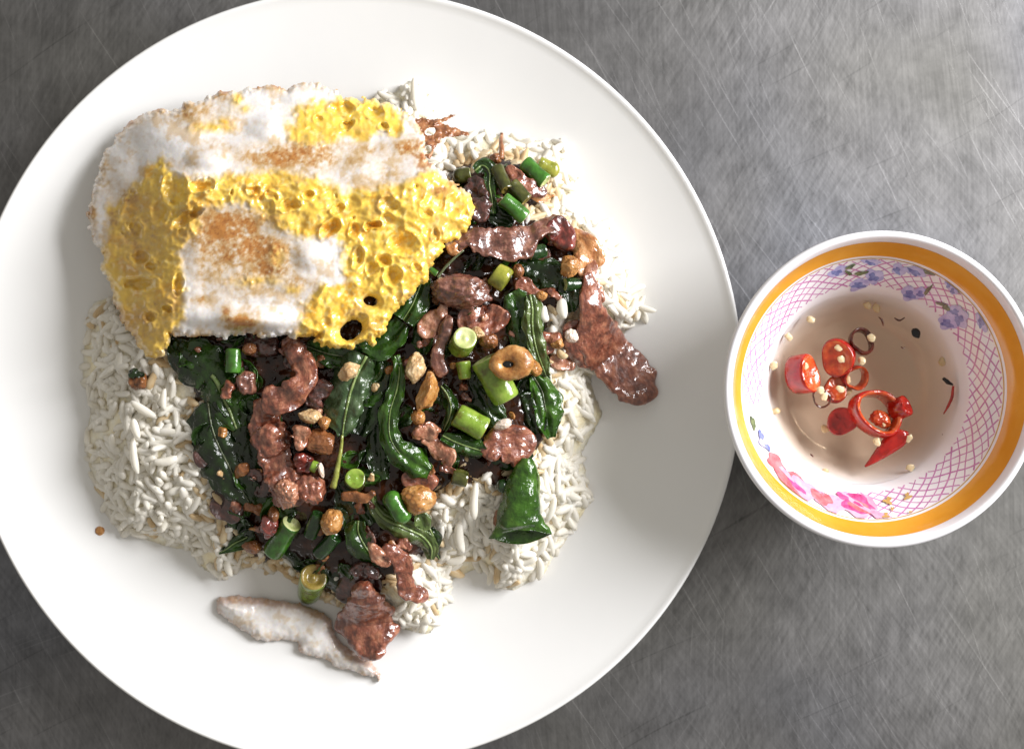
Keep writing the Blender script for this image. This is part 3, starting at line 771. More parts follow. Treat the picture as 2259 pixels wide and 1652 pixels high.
red = .8 * np.exp(-(((xs - 945) / 30) ** 2 + ((ys - 350) / 40) ** 2)) * sstep(-.2, .4, n2)
c = c * (1 - red[:, None]) + np.array((.28, .06, .02)) * red[:, None]
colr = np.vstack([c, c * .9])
nr_top = vnormals(v, top_f)
tfa = np.asarray(tf)
isy = yf[tfa].mean(1) > 0
# connected patches of yolk
grp = -np.ones(len(tfa), int); lookup = {}
for i in np.nonzero(isy)[0]:
    for q in tfa[i]: lookup.setdefault(int(q), []).append(i)
gcount = []
for i in np.nonzero(isy)[0]:
    if grp[i] >= 0: continue
    k = len(gcount); st = [i]; grp[i] = k; cnt = 0
    while st:
        j = st.pop(); cnt += 1
        for q in tfa[j]:
            for t in lookup[int(q)]:
                if grp[t] < 0: grp[t] = k; st.append(t)
    gcount.append(cnt)
big = [k for k, n in enumerate(gcount) if n > 70]
isy = np.isin(grp, big)
def sub(fs):
    fs = [tuple(map(int, q)) for q in fs]
    ids = sorted({i for q in fs for i in q}); mp = {a: b for b, a in enumerate(ids)}
    return np.array(ids), [tuple(mp[i] for i in q) for q in fs]
ids, f = sub([q for q, y_ in zip(top_f, isy) if not y_] + bot_f + wall_f)
nr_all = vnormals(v, top_f + bot_f + wall_f); nr_all[:len(xs)] = nr_top[:len(xs)]
egg = empty("fried_egg", W(620, 480, 1.2))
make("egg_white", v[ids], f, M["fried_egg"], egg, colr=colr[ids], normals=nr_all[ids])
tag(egg, "crispy browned fried egg with spongy yellow yolk lying over the rice", "fried egg")
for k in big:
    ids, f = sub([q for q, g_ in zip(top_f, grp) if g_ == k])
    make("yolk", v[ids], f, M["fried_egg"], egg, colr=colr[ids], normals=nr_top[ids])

# lacy burnt threads at its right edge
LACE = [(880, 250), (912, 261), (945, 264), (972, 262), (1002, 252), (1008, 254), (985, 266), (978, 272), (1004, 284), (1036, 296), (1034, 300), (1000, 300), (975, 308), (958, 328), (949, 352), (940, 350), (930, 335), (905, 320), (890, 290)]
LHOLES = [(949, 291, 12, 8, -15), (930, 318, 10, 7, 30), (960, 306, 9, 4, -10), (985, 291, 12, 4, 12), (925, 279, 8, 4, 0), (962, 273, 8, 3, 0), (944, 330, 8, 10, 20), (975, 284, 5, 3, 0), (908, 300, 7, 5, 0)]
lx, ly, ld, lz, lf = grid_solid(LACE, 2.2, lambda x, y, d: egg_base(x, y) - .05 + .10 * noise2(x, y, 12, 71, 2) + .05 * np.clip(d / 4, 0, 1), .08, edge_noise=5, en_scale=8, holes=LHOLES[:2] + LHOLES[6:7], seed=70, lace=(9, .07))
v2, a, b, w = solid_from_grid(lx, ly, lz, lz - .07, lf)
make("crispy_lace", v2, a + b + w, M["crisp_brown"], egg)

# the torn egg-white scrap at the bottom of the plate
SCRAP = Q('E', [(310, 900), (312, 845), (350, 815), (480, 803), (640, 822), (850, 845), (1000, 868), (1130, 915), (1220, 955), (1270, 1010), (1290, 1090), (1350, 1195), (1480, 1300), (1600, 1350), (1660, 1425), (1695, 1500), (1670, 1535), (1640, 1490), (1560, 1470), (1440, 1435), (1300, 1400), (1240, 1335), (1150, 1330), (1010, 1275), (995, 1205), (900, 1172), (740, 1192), (640, 1172), (560, 1112), (430, 1030), (330, 955)])
def scrap_top(x, y, d):
    return plate_z(x, y) + .22 + .30 * (1 - np.exp(-np.clip(d, 0, None) / 12)) + .06 * noise2(x, y, 26, 81, 2) + .25 * sstep(600, 480, x) * sstep(0, 40, d)
sx, sy, sd_, sz, sf = grid_solid(SCRAP, 2.5, scrap_top, .3, edge_noise=5, en_scale=10, seed=80)
v2, a, b, w = solid_from_grid(sx, sy, sz, plate_z(sx, sy) + .06 + .1 * sstep(-1, 8, sd_), sf)
n1, n2 = noise2(sx, sy, 18, 82, 3), noise2(sx, sy, 5, 83, 3)
sc_ = mixc((.80, .78, .76), (.70, .60, .48), sstep(0, .6, n1 + .4 * n2))
up_ = poly_sdf(sx, sy - 9, SCRAP)          # how close the upper, browned edge is
e1 = np.exp(-np.clip(up_, 0, None) / 9) * (up_ < 60)
t = np.clip(e1 * (1.3 + 1.0 * n2), 0, 1) * sstep(2, -1, 0 * sx)
sc_ = sc_ * (1 - .8 * t[:, None]) + np.array((.30, .10, .022)) * .8 * t[:, None]
t = np.exp(-sd_ / 3) * .6 * sstep(-.1, .4, n2); sc_ = sc_ * (1 - t[:, None]) + np.array((.45, .22, .08)) * t[:, None]
tag(make("egg_scrap", v2, a + b + w, M["fried_egg"], colr=np.vstack([sc_, sc_])), "torn strip of browned egg white at the bottom of the plate", "egg scrap")

# ------------------------------------------------------------------ beef
def beef(label, *a, group="beef pieces in the stir-fry", **k):
    return tag(strip("beef_strip", *a, **k), label, "beef", group)
def chunk(label, *a, group="beef pieces in the stir-fry", **k):
    x, y, rx, ry, rz, ang, lift, m = a
    if k["seed"] in (17, 8): return tag(blob("beef_chunk", *a, **k), label, "beef", group)
    c_, s_, sd_ = math.cos(math.radians(ang)), math.sin(math.radians(ang)), k["seed"]
    if ry > rx: c_, s_, rx, ry = -s_, c_, ry, rx
    j = np.random.default_rng(sd_ + 900).uniform(-.35, .35, 2) * ry
    return tag(strip("beef_chunk", [(x - c_ * rx * .95, y - s_ * rx * .95, ry * 1.5), (x - c_ * rx * .3 - s_ * j[0], y - s_ * rx * .3 + c_ * j[0], ry * 2.1), (x + c_ * rx * .4 - s_ * j[1], y + s_ * rx * .4 + c_ * j[1], ry * 1.9), (x + c_ * rx * .95, y + s_ * rx * .95, ry * 1.2)], rz * 2.4, lift, m, seed=sd_, amp=.16, ragged=1.0, fold=.8, sq=2.8, grow=1.0), label, "beef", group)

beef("long glossy beef slice hanging off the rice toward the bowl", Q('B', [(1425, 130, 90), (1455, 300, 170), (1470, 470, 250), (1500, 620, 380), (1590, 780, 430), (1690, 900, 420), (1790, 1010, 400), (1860, 1110, 340), (1890, 1190, 230)]), .6, .42, M["beef_red"], seed=1, amp=.05, freq=1.4, wob=.08, lifts=[.5, .45, .35, .2, .1, .05, .05], roll=17, cup=.02, sq=2.6, fold=.55, grow=1.0)
beef("folded brown flap on the inner side of the long glossy beef slice", Q('B', [(1290, 520, 120), (1330, 640, 150), (1340, 760, 170), (1420, 810, 190), (1500, 850, 120)]), .3, .5, M["beef_red"], seed=2, amp=.1)
beef("wide wine-brown beef strip arching right from the egg's edge", Q('A', [(560, 940, 90), (690, 890, 140), (850, 920, 190), (1020, 930, 250), (1140, 900, 190), (1240, 830, 130), (1350, 790, 130), (1450, 820, 150)]), .6, .75, M["beef_purple"], seed=3, amp=.11, lifts=[.3, .3, .2, .2, .1, .1, .1], roll=10)
beef("dark wine-red glossy end of the arching beef strip", Q('A', [(1290, 800, 110), (1390, 830, 200), (1440, 910, 190), (1420, 980, 120)]), .6, .95, M["beef_wine"], seed=4, amp=.10)
beef("translucent orange fat strip curling down beside dark leaves", Q('A', [(1490, 840, 80), (1590, 900, 150), (1640, 1020, 180), (1620, 1130, 180), (1590, 1210, 110)]), .5, .62, M["beef_fat"], seed=5, amp=.08)
beef("pink shiny edge strip linking the orange fat to the long slice", Q('A', [(1650, 1010, 60), (1665, 1120, 80), (1650, 1230, 90), (1690, 1330, 110), (1730, 1420, 110)]), .42, .7, M["beef_pink"], seed=6, amp=.08)
beef("orange-brown curled beef edge touching the egg's lower right", Q('A', [(500, 980, 60), (560, 950, 110), (640, 900, 100), (720, 880, 80)]), .35, 1.05, M["beef_fat"], seed=7)
chunk("thick brown-purple beef chunk right of the egg's lower edge", *Q('A', [(620, 1305)])[0], 66, 38, .65, 4, .95, M["beef_purple"], seed=8, amp=.2, facet=.25, freq=1.5)
beef("flat reddish beef flake under the thick purple chunk", Q('B', [(380, 520, 140), (500, 520, 200), (620, 520, 230), (690, 460, 200), (720, 400, 120)]), .3, .6, M["beef_red"], seed=9)
beef("thin purple-red strip between cream garlic and pale bean end", Q('B', [(320, 470, 60), (300, 560, 90), (260, 680, 100), (225, 800, 95), (250, 900, 110), (285, 960, 80)]), .4, .9, M["beef_purple"], seed=10)
beef("small ragged pink beef shred left of the thin purple strip", Q('B', [(275, 380, 60), (250, 450, 80), (190, 510, 110), (130, 600, 120), (80, 640, 70)]), .35, .8, M["beef_pink"], seed=11, amp=.13)
beef("smooth glossy red-brown beef piece above the rolled leaf", Q('D', [(1130, 440, 110), (1200, 330, 260), (1330, 310, 330), (1450, 330, 300), (1540, 380, 160)]), .7, .7, M["beef_red"], seed=12, amp=.07)
beef("crumbly pink mince cluster under the orange garlic block", Q('B', [(30, 1400, 70), (80, 1420, 120), (150, 1400, 130), (190, 1340, 100)]), .5, .9, M["beef_pink"], seed=13, amp=.17, freq=4)
beef("pink mince tail running down from the crumbly cluster", Q('B', [(130, 1430, 90), (190, 1500, 100), (250, 1560, 120), (300, 1620, 120), (280, 1680, 80)]), .45, .8, M["beef_pink"], seed=14, amp=.12, freq=3)
beef("dark looping beef strip coming out from under the egg", Q('C', [(880, 20, 150), (940, 160, 160), (1005, 300, 165), (985, 420, 185), (880, 520, 200), (760, 540, 190), (660, 530, 120)]), .55, .8, M["beef_red"], seed=15, amp=.10, lifts=[-.35, .1, .35, .35, .3, .2])
beef("long lumpy red-brown beef strip down the left of the stir-fry", Q('C', [(670, 520, 140), (690, 690, 210), (740, 860, 260), (770, 1000, 240), (810, 1120, 220), (870, 1260, 260), (910, 1400, 200)]), .75, .78, M["beef_red"], seed=16, amp=.24, freq=2.8)
chunk("pale pink cube of beef at the foot of the lumpy strip", *Q('C', [(858, 1285)])[0], 27, 31, .42, 0, 1.12, M["beef_pink"], seed=17, amp=.3, freq=2.0, facet=.4)
chunk("grey-pink mince crumb with bright glaze on the lumpy strip", *Q('C', [(955, 825)])[0], 22, 25, .3, 20, 1.25, M["beef_pink"], seed=18, amp=.3, freq=2.6)
chunk("red rounded lump in the middle of the lumpy strip", *Q('C', [(770, 870)])[0], 31, 36, .32, 0, 1.05, M["beef_red"], seed=19, amp=.4, freq=2.2)
chunk("dark red glossy bead beside the lime bean sliver", *Q('C', [(985, 1040)])[0], 23, 24, .38, 0, .85, M["beef_wine"], seed=20, amp=.35, freq=2.2)
chunk("red-brown beef lump right of the pale pink cube", *Q('C', [(1060, 1270)])[0], 32, 31, .38, -20, .95, M["beef_red"], seed=21, amp=.42, freq=2.2)
chunk("dark red-brown slab above the cream garlic pair", *Q('C', [(1100, 500)])[0], 31, 30, .3, 0, .62, M["beef_dark"], seed=22, facet=.2)
chunk("reddish bit beside the pale vein of the left leaf", *Q('C', [(410, 465)])[0], 14, 20, .3, 10, .8, M["beef_red"], seed=23, amp=.45, freq=2.2)
chunk("pinkish bit right of the reddish bit by the left leaf", *Q('C', [(558, 400)])[0], 16, 26, .3, 0, .8, M["beef_purple"], seed=24, amp=.45, freq=2.4)
beef("broad beef slice at the very bottom lying over the egg-white scrap", Q('E', [(1540, 690, 80), (1550, 800, 220), (1565, 930, 350), (1580, 1080, 370), (1600, 1200, 300), (1615, 1300, 190), (1620, 1355, 70)]), .6, .55, M["beef_red"], seed=25, amp=.13, lifts=[.5, .35, .25, .2, .25, .3], cup=-.15)
beef("hooked beef strip ending in a pale curl over the rice", Q('E', [(1690, 440, 100), (1780, 440, 140), (1860, 520, 140), (1890, 640, 120), (1910, 750, 130), (1990, 800, 130), (2090, 790, 110)]), .45, .72, M["beef_red"], seed=26, amp=.13)
beef("pale pink beef sliver leading into the hooked strip", Q('E', [(1600, 370, 70), (1660, 460, 110), (1720, 520, 110), (1770, 510, 70)]), .4, .9, M["beef_pink"], seed=27, amp=.13)
beef("dark translucent brown beef flake lying on the left rice", Q('E', [(260, 20, 120), (360, 60, 190), (460, 100, 200), (540, 130, 120)]), .3, .28, M["beef_dark"], seed=28)
beef("dark beef flake showing at the left rim below the big leaf", Q('C', [(150, 930, 60), (180, 1000, 110), (230, 1060, 60)]), .3, .28, M["beef_dark"], seed=281)
chunk("small dark red beef bit above the bright green bean cut", *Q('E', [(745, 235)])[0], 19, 17, .3, 30, .8, M["beef_wine"], seed=29, amp=.4)
chunk("dark purple beef piece behind the curled leaf at the top", *Q('A', [(745, 510)])[0], 32, 24, .4, 10, .7, M["beef_dark"], seed=30, amp=.2)
chunk("pebbly glaze-coated beef crumb against the egg's right tip", *Q('A', [(770, 665)])[0], 23, 29, .35, 0, .95, M["beef_dark"], seed=31, amp=.3, freq=3.5)  # dark lump added where the sauce shows bubbly highlights
beef("brown beef shred under the top right bean halves", Q('A', [(1000, 300, 50), (1040, 370, 90), (1120, 450, 110), (1230, 500, 120), (1300, 540, 80)]), .35, .55, M["beef_red"], seed=32)
beef("thin crisp tan flake with a pointed end below the top right bean halves", Q('A', [(1170, 510, 60), (1250, 545, 90), (1310, 550, 50), (1370, 540, 15)]), .14, .45, M["beef_fat"], seed=33)
beef("orange-red shred under the lime bean ball", Q('A', [(1050, 1260, 70), (1120, 1270, 120), (1200, 1310, 100), (1270, 1360, 60)]), .35, .7, M["beef_red"], seed=34, amp=.13)
beef("thin orange-red strip above the capsule-shaped bean", Q('C', [(1300, 1310, 50), (1400, 1320, 80), (1500, 1320, 75), (1570, 1270, 55)]), .25, .85, M["garlic_brown"], seed=35)
beef("red-brown beef piece just above the big orange garlic lump", Q('C', [(1780, 1180, 90), (1900, 1170, 150), (2010, 1180, 140), (2060, 1140, 80)]), .4, .62, M["beef_red"], seed=36)
beef("dark slice half hidden under the egg's bottom edge", Q('C', [(520, 60, 160), (660, 90, 200), (800, 70, 180)]), .35, .45, M["beef_dark"], seed=37)
chunk("dark brown shred in the shade above the hooked strip", *Q('E', [(1560, 600)])[0], 30, 22, .35, 40, .55, M["beef_dark"], seed=38, amp=.25)
beef("black-brown sauced slice at the base of the broad bottom slice", Q('E', [(1330, 690, 150), (1440, 730, 230), (1560, 720, 230), (1700, 740, 180)]), .4, .32, M["beef_dark"], seed=39)
chunk("red-brown beef bit in the rice gap beside the long slice", *Q('B', [(1110, 700)])[0], 20, 26, .25, 0, .35, M["beef_red"], seed=40, amp=.25)
beef("pinkish smear of beef across the rice left of the long slice", Q('B', [(1120, 830, 80), (1220, 850, 120), (1330, 860, 110)]), .25, .3, M["beef_pink"], seed=41, amp=.1)
chunk("brown nub with a dark top sitting alone on the left rice", *Q('G', [(660, 770)])[0], 17, 15, .3, 0, .3, M["garlic_brown"], seed=42, amp=.2)
chunk("dark stalk scrap on top of the lone brown nub", *Q('G', [(640, 700)])[0], 19, 9, .14, 20, .55, M["leaf_black"], seed=43, amp=.3)

# ------------------------------------------------------------------ garlic and shallot
def garlic(label, crop, x, y, rx, ry, rz, ang, lift, m, seed, facet=.3, name="garlic_piece", **k):
    (x, y), s = Q(crop, [(x, y)])[0], CROPS[crop][2]
    return tag(blob(name, x, y, rx * s, ry * s, rz, ang, lift, M[m], seed=seed, facet=facet, **k), label, "garlic", "garlic pieces in the stir-fry")
garlic("cream wedge of garlic left of the thin purple strip", 'C', 1900, 275, 82, 140, .42, 22, 1.05, "garlic_cream", 50, .4)
garlic("upright orange garlic block in the centre of the stir-fry", 'C', 1988, 490, 95, 175, .5, 6, 1.15, "garlic_orange", 51, .42)
garlic("small round tan garlic bit below the orange block", 'C', 1918, 680, 58, 60, .3, 0, 1.0, "garlic_orange", 52, .1)
garlic("pale garlic sliver at the top of the grey-green leaf", 'C', 1370, 310, 95, 72, .28, -30, 1.1, "garlic_cream", 53, .35)
garlic("cream chopped garlic lump right of the lumpy beef strip", 'C', 1050, 670, 100, 62, .35, 10, 1.1, "garlic_cream", 54, .3)
garlic("small tan garlic wedge touching the cream chopped lump", 'C', 1165, 725, 55, 60, .3, -30, 1.05, "garlic_orange", 55, .35)
garlic("translucent brown garlic slab below the cream lump", 'C', 1135, 880, 122, 112, .35, 12, .95, "garlic_brown", 56, .35)
garlic("big orange-tan garlic lump beside the white rice", 'C', 1915, 1330, 150, 120, .55, 0, .82, "garlic_orange", 57, .2)
garlic("golden round garlic clove above the dark lower beans", 'E', 1280, 190, 90, 112, .5, 15, .8, "garlic_orange", 58, .1)
garlic("tan garlic bit between the green bean cut and left rice", 'E', 610, 395, 85, 62, .3, 20, .5, "garlic_brown", 59, .2)
garlic("brown garlic crumb above the ring-shaped slice", 'B', 640, 680, 75, 62, .35, 0, .95, "garlic_brown", 60, .2)
garlic("light tan garlic cube right of the ring-shaped slice", 'B', 1000, 890, 60, 75, .35, -20, .85, "garlic_orange", 61, .35)
garlic("orange garlic chunk on the translucent fat strip", 'A', 1490, 1110, 85, 90, .42, 0, 1.05, "garlic_orange", 62, .3)
garlic("tan garlic nugget right of the lime bean ball", 'A', 1075, 1150, 48, 58, .3, 0, .8, "garlic_brown", 63, .1)
garlic("tiny golden garlic bit above the two upright rice grains", 'A', 1265, 1345, 50, 38, .22, 10, .75, "garlic_orange", 64, .2)
garlic("golden garlic bit in the smear left of the long slice", 'B', 1185, 700, 60, 48, .22, 0, .62, "garlic_orange", 65, .25)
garlic("pale pink shallot scrap beside the long slice", 'B', 1300, 640, 60, 55, .2, 20, .8, "onion_pale", 66, .3)
garlic("brown curl of fried garlic at the top edge of the stir-fry", 'A', 895, 245, 52, 45, .25, 0, .7, "garlic_brown", 67, .2)
garlic("tan garlic sliver in front of the lime bean sliver", 'C', 1140, 1100, 22, 60, .2, -12, 1.15, "onion_pale", 68, .2)
garlic("dull tan shallot sliver above the green bean cut", 'E', 790, 130, 45, 70, .25, 0, .7, "garlic_brown", 69, .2)
garlic("amber garlic crumb among the shaded pieces under the egg", 'C', 560, 130, 60, 50, .3, 0, .7, "garlic_brown", 70, .2)
garlic("pale shallot sliver with a white glint by the lime-yellow bean", 'B', 745, 1350, 75, 40, .2, -18, .95, "onion_pale", 71, .1)
garlic("tan garlic chip below the pale bean end", 'B', 545, 620, 60, 50, .3, 25, .85, "garlic_cream", 72, .25)
garlic("brown fried chip under the rolled leaf's left corner", 'D', 1260, 960, 75, 90, .2, 0, .45, "garlic_brown", 73, .2)

# the ring-shaped slice with a dark hole
x, y = Q('B', [(790, 868)])[0]
z = H1(x, y) + 1.75; k = SC * (CAMH - z) / CAMH
vv, ff = [], []
NA, NB = 36, 16
for i in range(NA):
    a = 2 * math.pi * i / NA
    Rm = 29 * k * (1 + .28 * math.cos(a - .3) * (math.cos(a) > 0)); rt = 15.5 * k * (1 + .45 * (math.cos(a - .3) > 0) * math.cos(a - .3))
    for j in range(NB):
        b_ = 2 * math.pi * j / NB
        vv.append(((Rm * .92 + rt * math.cos(b_)) * math.cos(a), (Rm * .74 + rt * math.cos(b_)) * math.sin(a), rt * .9 * math.sin(b_)))
        ff.append((i * NB + j, ((i + 1) % NA) * NB + j, ((i + 1) % NA) * NB + (j + 1) % NB, i * NB + (j + 1) % NB))
vv = np.array(vv); vv = vv * (1 + .10 * fbm(vv * 5, 77, 3))[:, None] + W(x, y, z)
ring = tag(make("shallot_ring", vv, ff, M["garlic_orange"]), "orange ring-shaped slice with a black hole on the big bean", "shallot", "garlic pieces in the stir-fry")
blob("hole_shade", x - 3, y, 17, 16, .12, 0, 0, M["fleck_hole_black"], seed=78, parent=ring, z=z - .02)  # black plug put in as the darkness inside the hole

# ------------------------------------------------------------------ beans
def bn(label, crop, a, b, r, lift, skin, flesh="bean_flesh", seed=0, **k):
    s = CROPS[crop][2]
    return tag(bean(Q(crop, [a])[0], Q(crop, [b])[0], r * s, lift, M[skin], M[flesh], seed=seed, **k), label, "green bean", "bean pieces in the stir-fry")
bn("olive bean nub at the upper left of the top cluster", 'A', (585, 390), (690, 375), 62, .62, "bean_olive", seed=1, cut=(False, True))
bn("olive-brown bean stalk right of the curled top leaf", 'A', (905, 320), (985, 500), 56, .85, "bean_olive", "bean_flesh_brown", seed=2)
bn("dark olive bean with a pitted end in the top cluster", 'A', (1020, 450), (1140, 585), 64, .75, "bean_olive", "bean_flesh_brown", seed=3, zb=.1)
bn("bright green bean angled over dark sauce in the top cluster", 'A', (950, 570), (1130, 725), 66, 1.1, "bean_bright", seed=4, bend=.12)
bn("bright green outer half of the split bean at top right", 'A', (1125, 280), (1295, 430), 68, .62, "bean_bright", seed=5, flat=.8)
bn("paler inner half of the split bean at top right", 'A', (1240, 290), (1375, 345), 62, .5, "bean_yellow", seed=6, flat=.7, cut=(True, False))
bn("lime-yellow bean ball right of the thick purple chunk", 'A', (885, 1165), (985, 1235), 102, 1.0, "bean_yellow", "bean_yellow", seed=7, hollow=.02)
bn("dark green bean wedge below the arching beef strip", 'A', (1170, 1010), (1290, 980), 58, .75, "bean_dark", seed=8)
bn("dark bean piece under the orange fat strip", 'A', (1450, 1255), (1570, 1255), 55, .62, "bean_dark", seed=9)
bn("lime bean with a pale oval cut end facing up", 'B', (405, 730), (445, 655), 96, 1.15, "bean_lime", seed=10, za=-.5, zb=.25, hollow=.12)
bn("thin green bean end below the pale oval cut", 'B', (425, 850), (445, 985), 64, .8, "bean_lime", "garlic_orange", seed=11, taper=(1, .75))
bn("biggest green bean under the ring-shaped slice", 'B', (600, 830), (775, 1150), 118, .72, "bean_lime", "bean_flesh", seed=12, za=.15)
bn("green-to-yellow bean lying below the biggest bean", 'B', (375, 1270), (600, 1395), 98, .85, "bean_lime", "bean_yellow", seed=13, hollow=.1)
bn("dark olive bean with a pink pip in its cut end", 'D', (830, 590), (960, 615), 74, .5, "bean_olive", "bean_flesh_brown", seed=14, pith=(1, M["onion_pale"]))
bn("bright green capsule-shaped bean beside the orange garlic lump", 'D', (280, 770), (405, 950), 88, .85, "bean_bright", seed=15, cut=(False, False))
bn("short upright bean with a hollow amber cut end at the bottom", 'E', (1085, 790), (1125, 650), 112, .55, "bean_lime", "bean_flesh_brown", seed=16, za=-.75, zb=.45, hollow=.35, taper=(.85, 1.02))
bn("bright green bean with a pale cut end pointing down left", 'E', (945, 200), (785, 440), 90, .62, "bean_bright", seed=17, hollow=.1)
bn("very dark bean left of the golden clove", 'E', (1170, 120), (1095, 310), 58, .62, "bean_dark", "bean_dark", seed=18)
bn("dark green bean below the golden clove", 'E', (1310, 310), (1170, 460), 64, .5, "bean_dark", "bean_dark", seed=19)
bn("blurred green bean standing in the egg's shade", 'C', (440, 130), (432, 320), 64, .72, "bean_bright", "bean_bright", seed=20)
bn("dull green translucent bean disc below the grey-green leaf", 'C', (1410, 1200), (1413, 1165), 86, .75, "bean_olive", "bean_lime", seed=21, za=-.35, zb=.15, hollow=.08)
bn("lime bean sliver tucked between dark red bits", 'C', (1060, 1060), (1105, 1080), 48, 1.0, "bean_lime", seed=22)
bn("round dark bean end left of the rolled leaf", 'D', (1250, 670), (1290, 675), 62, .42, "bean_dark", "bean_dark", seed=23, cut=(False, True))
bn("green bean tip peeping from under the egg's right edge", 'A', (365, 1130), (425, 1170), 26, 1.3, "bean_bright", seed=24)
bn("yellow-green bean half hidden behind the big orange garlic lump", 'D', (960, 70), (1130, 120), 60, .3, "bean_olive", "bean_yellow", seed=25)

# ------------------------------------------------------------------ basil leaves
def lf(label, crop, pts, lift, m, rib="midrib_dull", **k):
    return tag(leaf(Q(crop, pts), lift, M[m], M[rib] if rib else None, **k), label, "basil leaf", "basil leaves in the stir-fry")
lf("dark leaf with a pale vein at the left edge below the egg", 'C', [(-60, 110, 60, 50), (60, 190, 150, 100), (200, 290, 190, 140), (300, 400, 190, 160), (380, 580, 170, 150), (460, 770, 60, 50)], .55, "leaf_dark", "midrib_light", seed=1, rib_span=(.45, 1), rib_r=.075)
lf("large black-green leaf with faint veins on the lower left", 'C', [(230, 560, 60, 60), (250, 720, 130, 190), (310, 900, 170, 220), (400, 1080, 150, 200), (490, 1250, 110, 140), (560, 1360, 40, 50)], .55, "leaf_black", "midrib_dull", seed=2, rib_r=.03)
lf("dark leaf fold running down beside the lumpy beef strip", 'C', [(540, 480, 70, 60), (560, 700, 130, 110), (590, 950, 130, 110), (620, 1180, 120, 110), (660, 1380, 70, 60)], .42, "leaf_black", None, seed=3)
lf("grey-green leaf with a silver vein and long stalk in the centre", 'C', [(1500, 190, 60, 100), (1420, 340, 130, 190), (1360, 520, 120, 230), (1325, 690, 90, 160), (1308, 830, 20, 24)], .92, "leaf_grey", "midrib_light", seed=4, rib_r=.055, droop=.5)
P_ = catmull(Q('C', [(1308, 820), (1300, 920), (1280, 1030), (1262, 1130), (1235, 1240)]), 20)
tg = bpy.data.objects["basil_leaf.003"]
tube("stalk", W(P_[:, 0], P_[:, 1], Hn(P_[:, 0], P_[:, 1]) + .95), [.05, .06, .07, .09, .12], M["stem_yellow"], tg)
lf("dark leaf half showing right of the grey-green leaf", 'C', [(1640, 220, 60, 60), (1570, 420, 110, 130), (1500, 640, 110, 120), (1440, 820, 50, 50)], .62, "leaf_black", None, seed=5)
lf("dark green leaf sliding out under the egg's bottom edge", 'C', [(1020, 110, 70, 60), (1200, 170, 110, 90), (1420, 190, 120, 110), (1640, 130, 80, 90)], .6, "leaf_dark", "midrib_dull", seed=6, lifts=[-.2, 0, 0, -.1])
lf("black-green leaf right below the egg's hole", 'C', [(1420, 60, 60, 60), (1600, 100, 110, 110), (1720, 20, 110, 90), (1800, -80, 80, 60)], .75, "leaf_dark", None, seed=7)
lf("shiny S-curved green leaf in the middle of the stir-fry", 'C', [(1735, 180, 25, 30), (1765, 300, 30, 45), (1745, 450, 55, 60), (1690, 640, 65, 75), (1690, 830, 70, 80), (1770, 970, 100, 90), (1900, 1060, 110, 100), (2010, 1120, 50, 45)], 1.0, "leaf_green", "midrib_light", seed=8, droop=.5, rib_r=.026, rib_span=(.1, .75))
lf("black-green leaf behind the S-curved leaf", 'C', [(1640, 420, 60, 60), (1590, 620, 110, 90), (1590, 830, 110, 100), (1600, 1020, 80, 80), (1620, 1180, 60, 60)], .5, "leaf_black", None, seed=9)
lf("large dark leaf with bright glare right of the pale bean end", 'B', [(820, 290, 60, 60), (880, 400, 130, 120), (900, 530, 160, 140), (920, 680, 150, 110), (960, 800, 50, 40)], .72, "leaf_dark", None, seed=10, droop=.5, ruffle=.2)
lf("narrow green leaf half with a pale vein along its side", 'B', [(965, 310, 30, 30), (985, 420, 80, 60), (985, 560, 70, 70), (1010, 720, 70, 50), (1060, 870, 60, 40), (1100, 970, 30, 25)], .95, "leaf_olive", "midrib_light", seed=11, droop=.35, rib_r=.04)
lf("bright green leaf hanging at the right edge above the white rice", 'B', [(990, 960, 40, 40), (1060, 1080, 110, 80), (1090, 1220, 130, 80), (1110, 1350, 110, 65), (1130, 1460, 30, 20)], .75, "leaf_green", "midrib_dull", seed=12, droop=.5, rib_span=(.0, .6))
lf("black leaf shadowed behind the bright hanging leaf", 'B', [(900, 1020, 60, 60), (950, 1170, 110, 100), (990, 1320, 100, 90), (1030, 1430, 40, 40)], .5, "leaf_black", None, seed=13)
lf("thin shiny curled leaf left of the green-to-yellow bean", 'B', [(250, 1040, 20, 20), (300, 1110, 40, 50), (330, 1200, 50, 55), (320, 1290, 40, 40), (270, 1400, 25, 25)], .85, "leaf_dark", "midrib_light", seed=14, droop=1.1, rib_r=.03)
lf("rolled dark green leaf with white glare below the yellow bean end", 'B', [(260, 1440, 30, 30), (360, 1490, 80, 75), (470, 1530, 95, 85), (570, 1560, 60, 60), (610, 1570, 25, 25)], .85, "leaf_dark", "midrib_light", seed=15, droop=.9, rib_r=.03)
lf("wilted leaf with a long pale vein in front of the capsule bean", 'D', [(120, 720, 15, 15), (130, 830, 40, 50), (230, 960, 60, 70), (400, 1040, 70, 110), (560, 1120, 80, 130), (640, 1220, 60, 100), (640, 1330, 25, 40)], .62, "leaf_olive", "midrib_light", seed=16, rib_r=.06, droop=.6)
lf("black curled leaf tip pointing down into the white rice", 'D', [(630, 1060, 30, 30), (670, 1150, 60, 55), (680, 1250, 55, 50), (720, 1330, 14, 14)], .55, "leaf_black", "midrib_light", seed=17, rib_r=.03)
lf("pale glossy leaf scrap under the orange garlic lump", 'D', [(520, 920, 30, 30), (560, 970, 60, 60), (580, 1040, 55, 55), (560, 1090, 25, 25)], .62, "leaf_olive", None, seed=18)
lf("shaded olive leaf with a light edge left of the hooked strip", 'E', [(1500, 180, 40, 40), (1500, 280, 60, 110), (1560, 400, 60, 120), (1640, 500, 40, 80), (1690, 560, 20, 20)], .6, "leaf_dark", "midrib_light", seed=19, rib_r=.03)
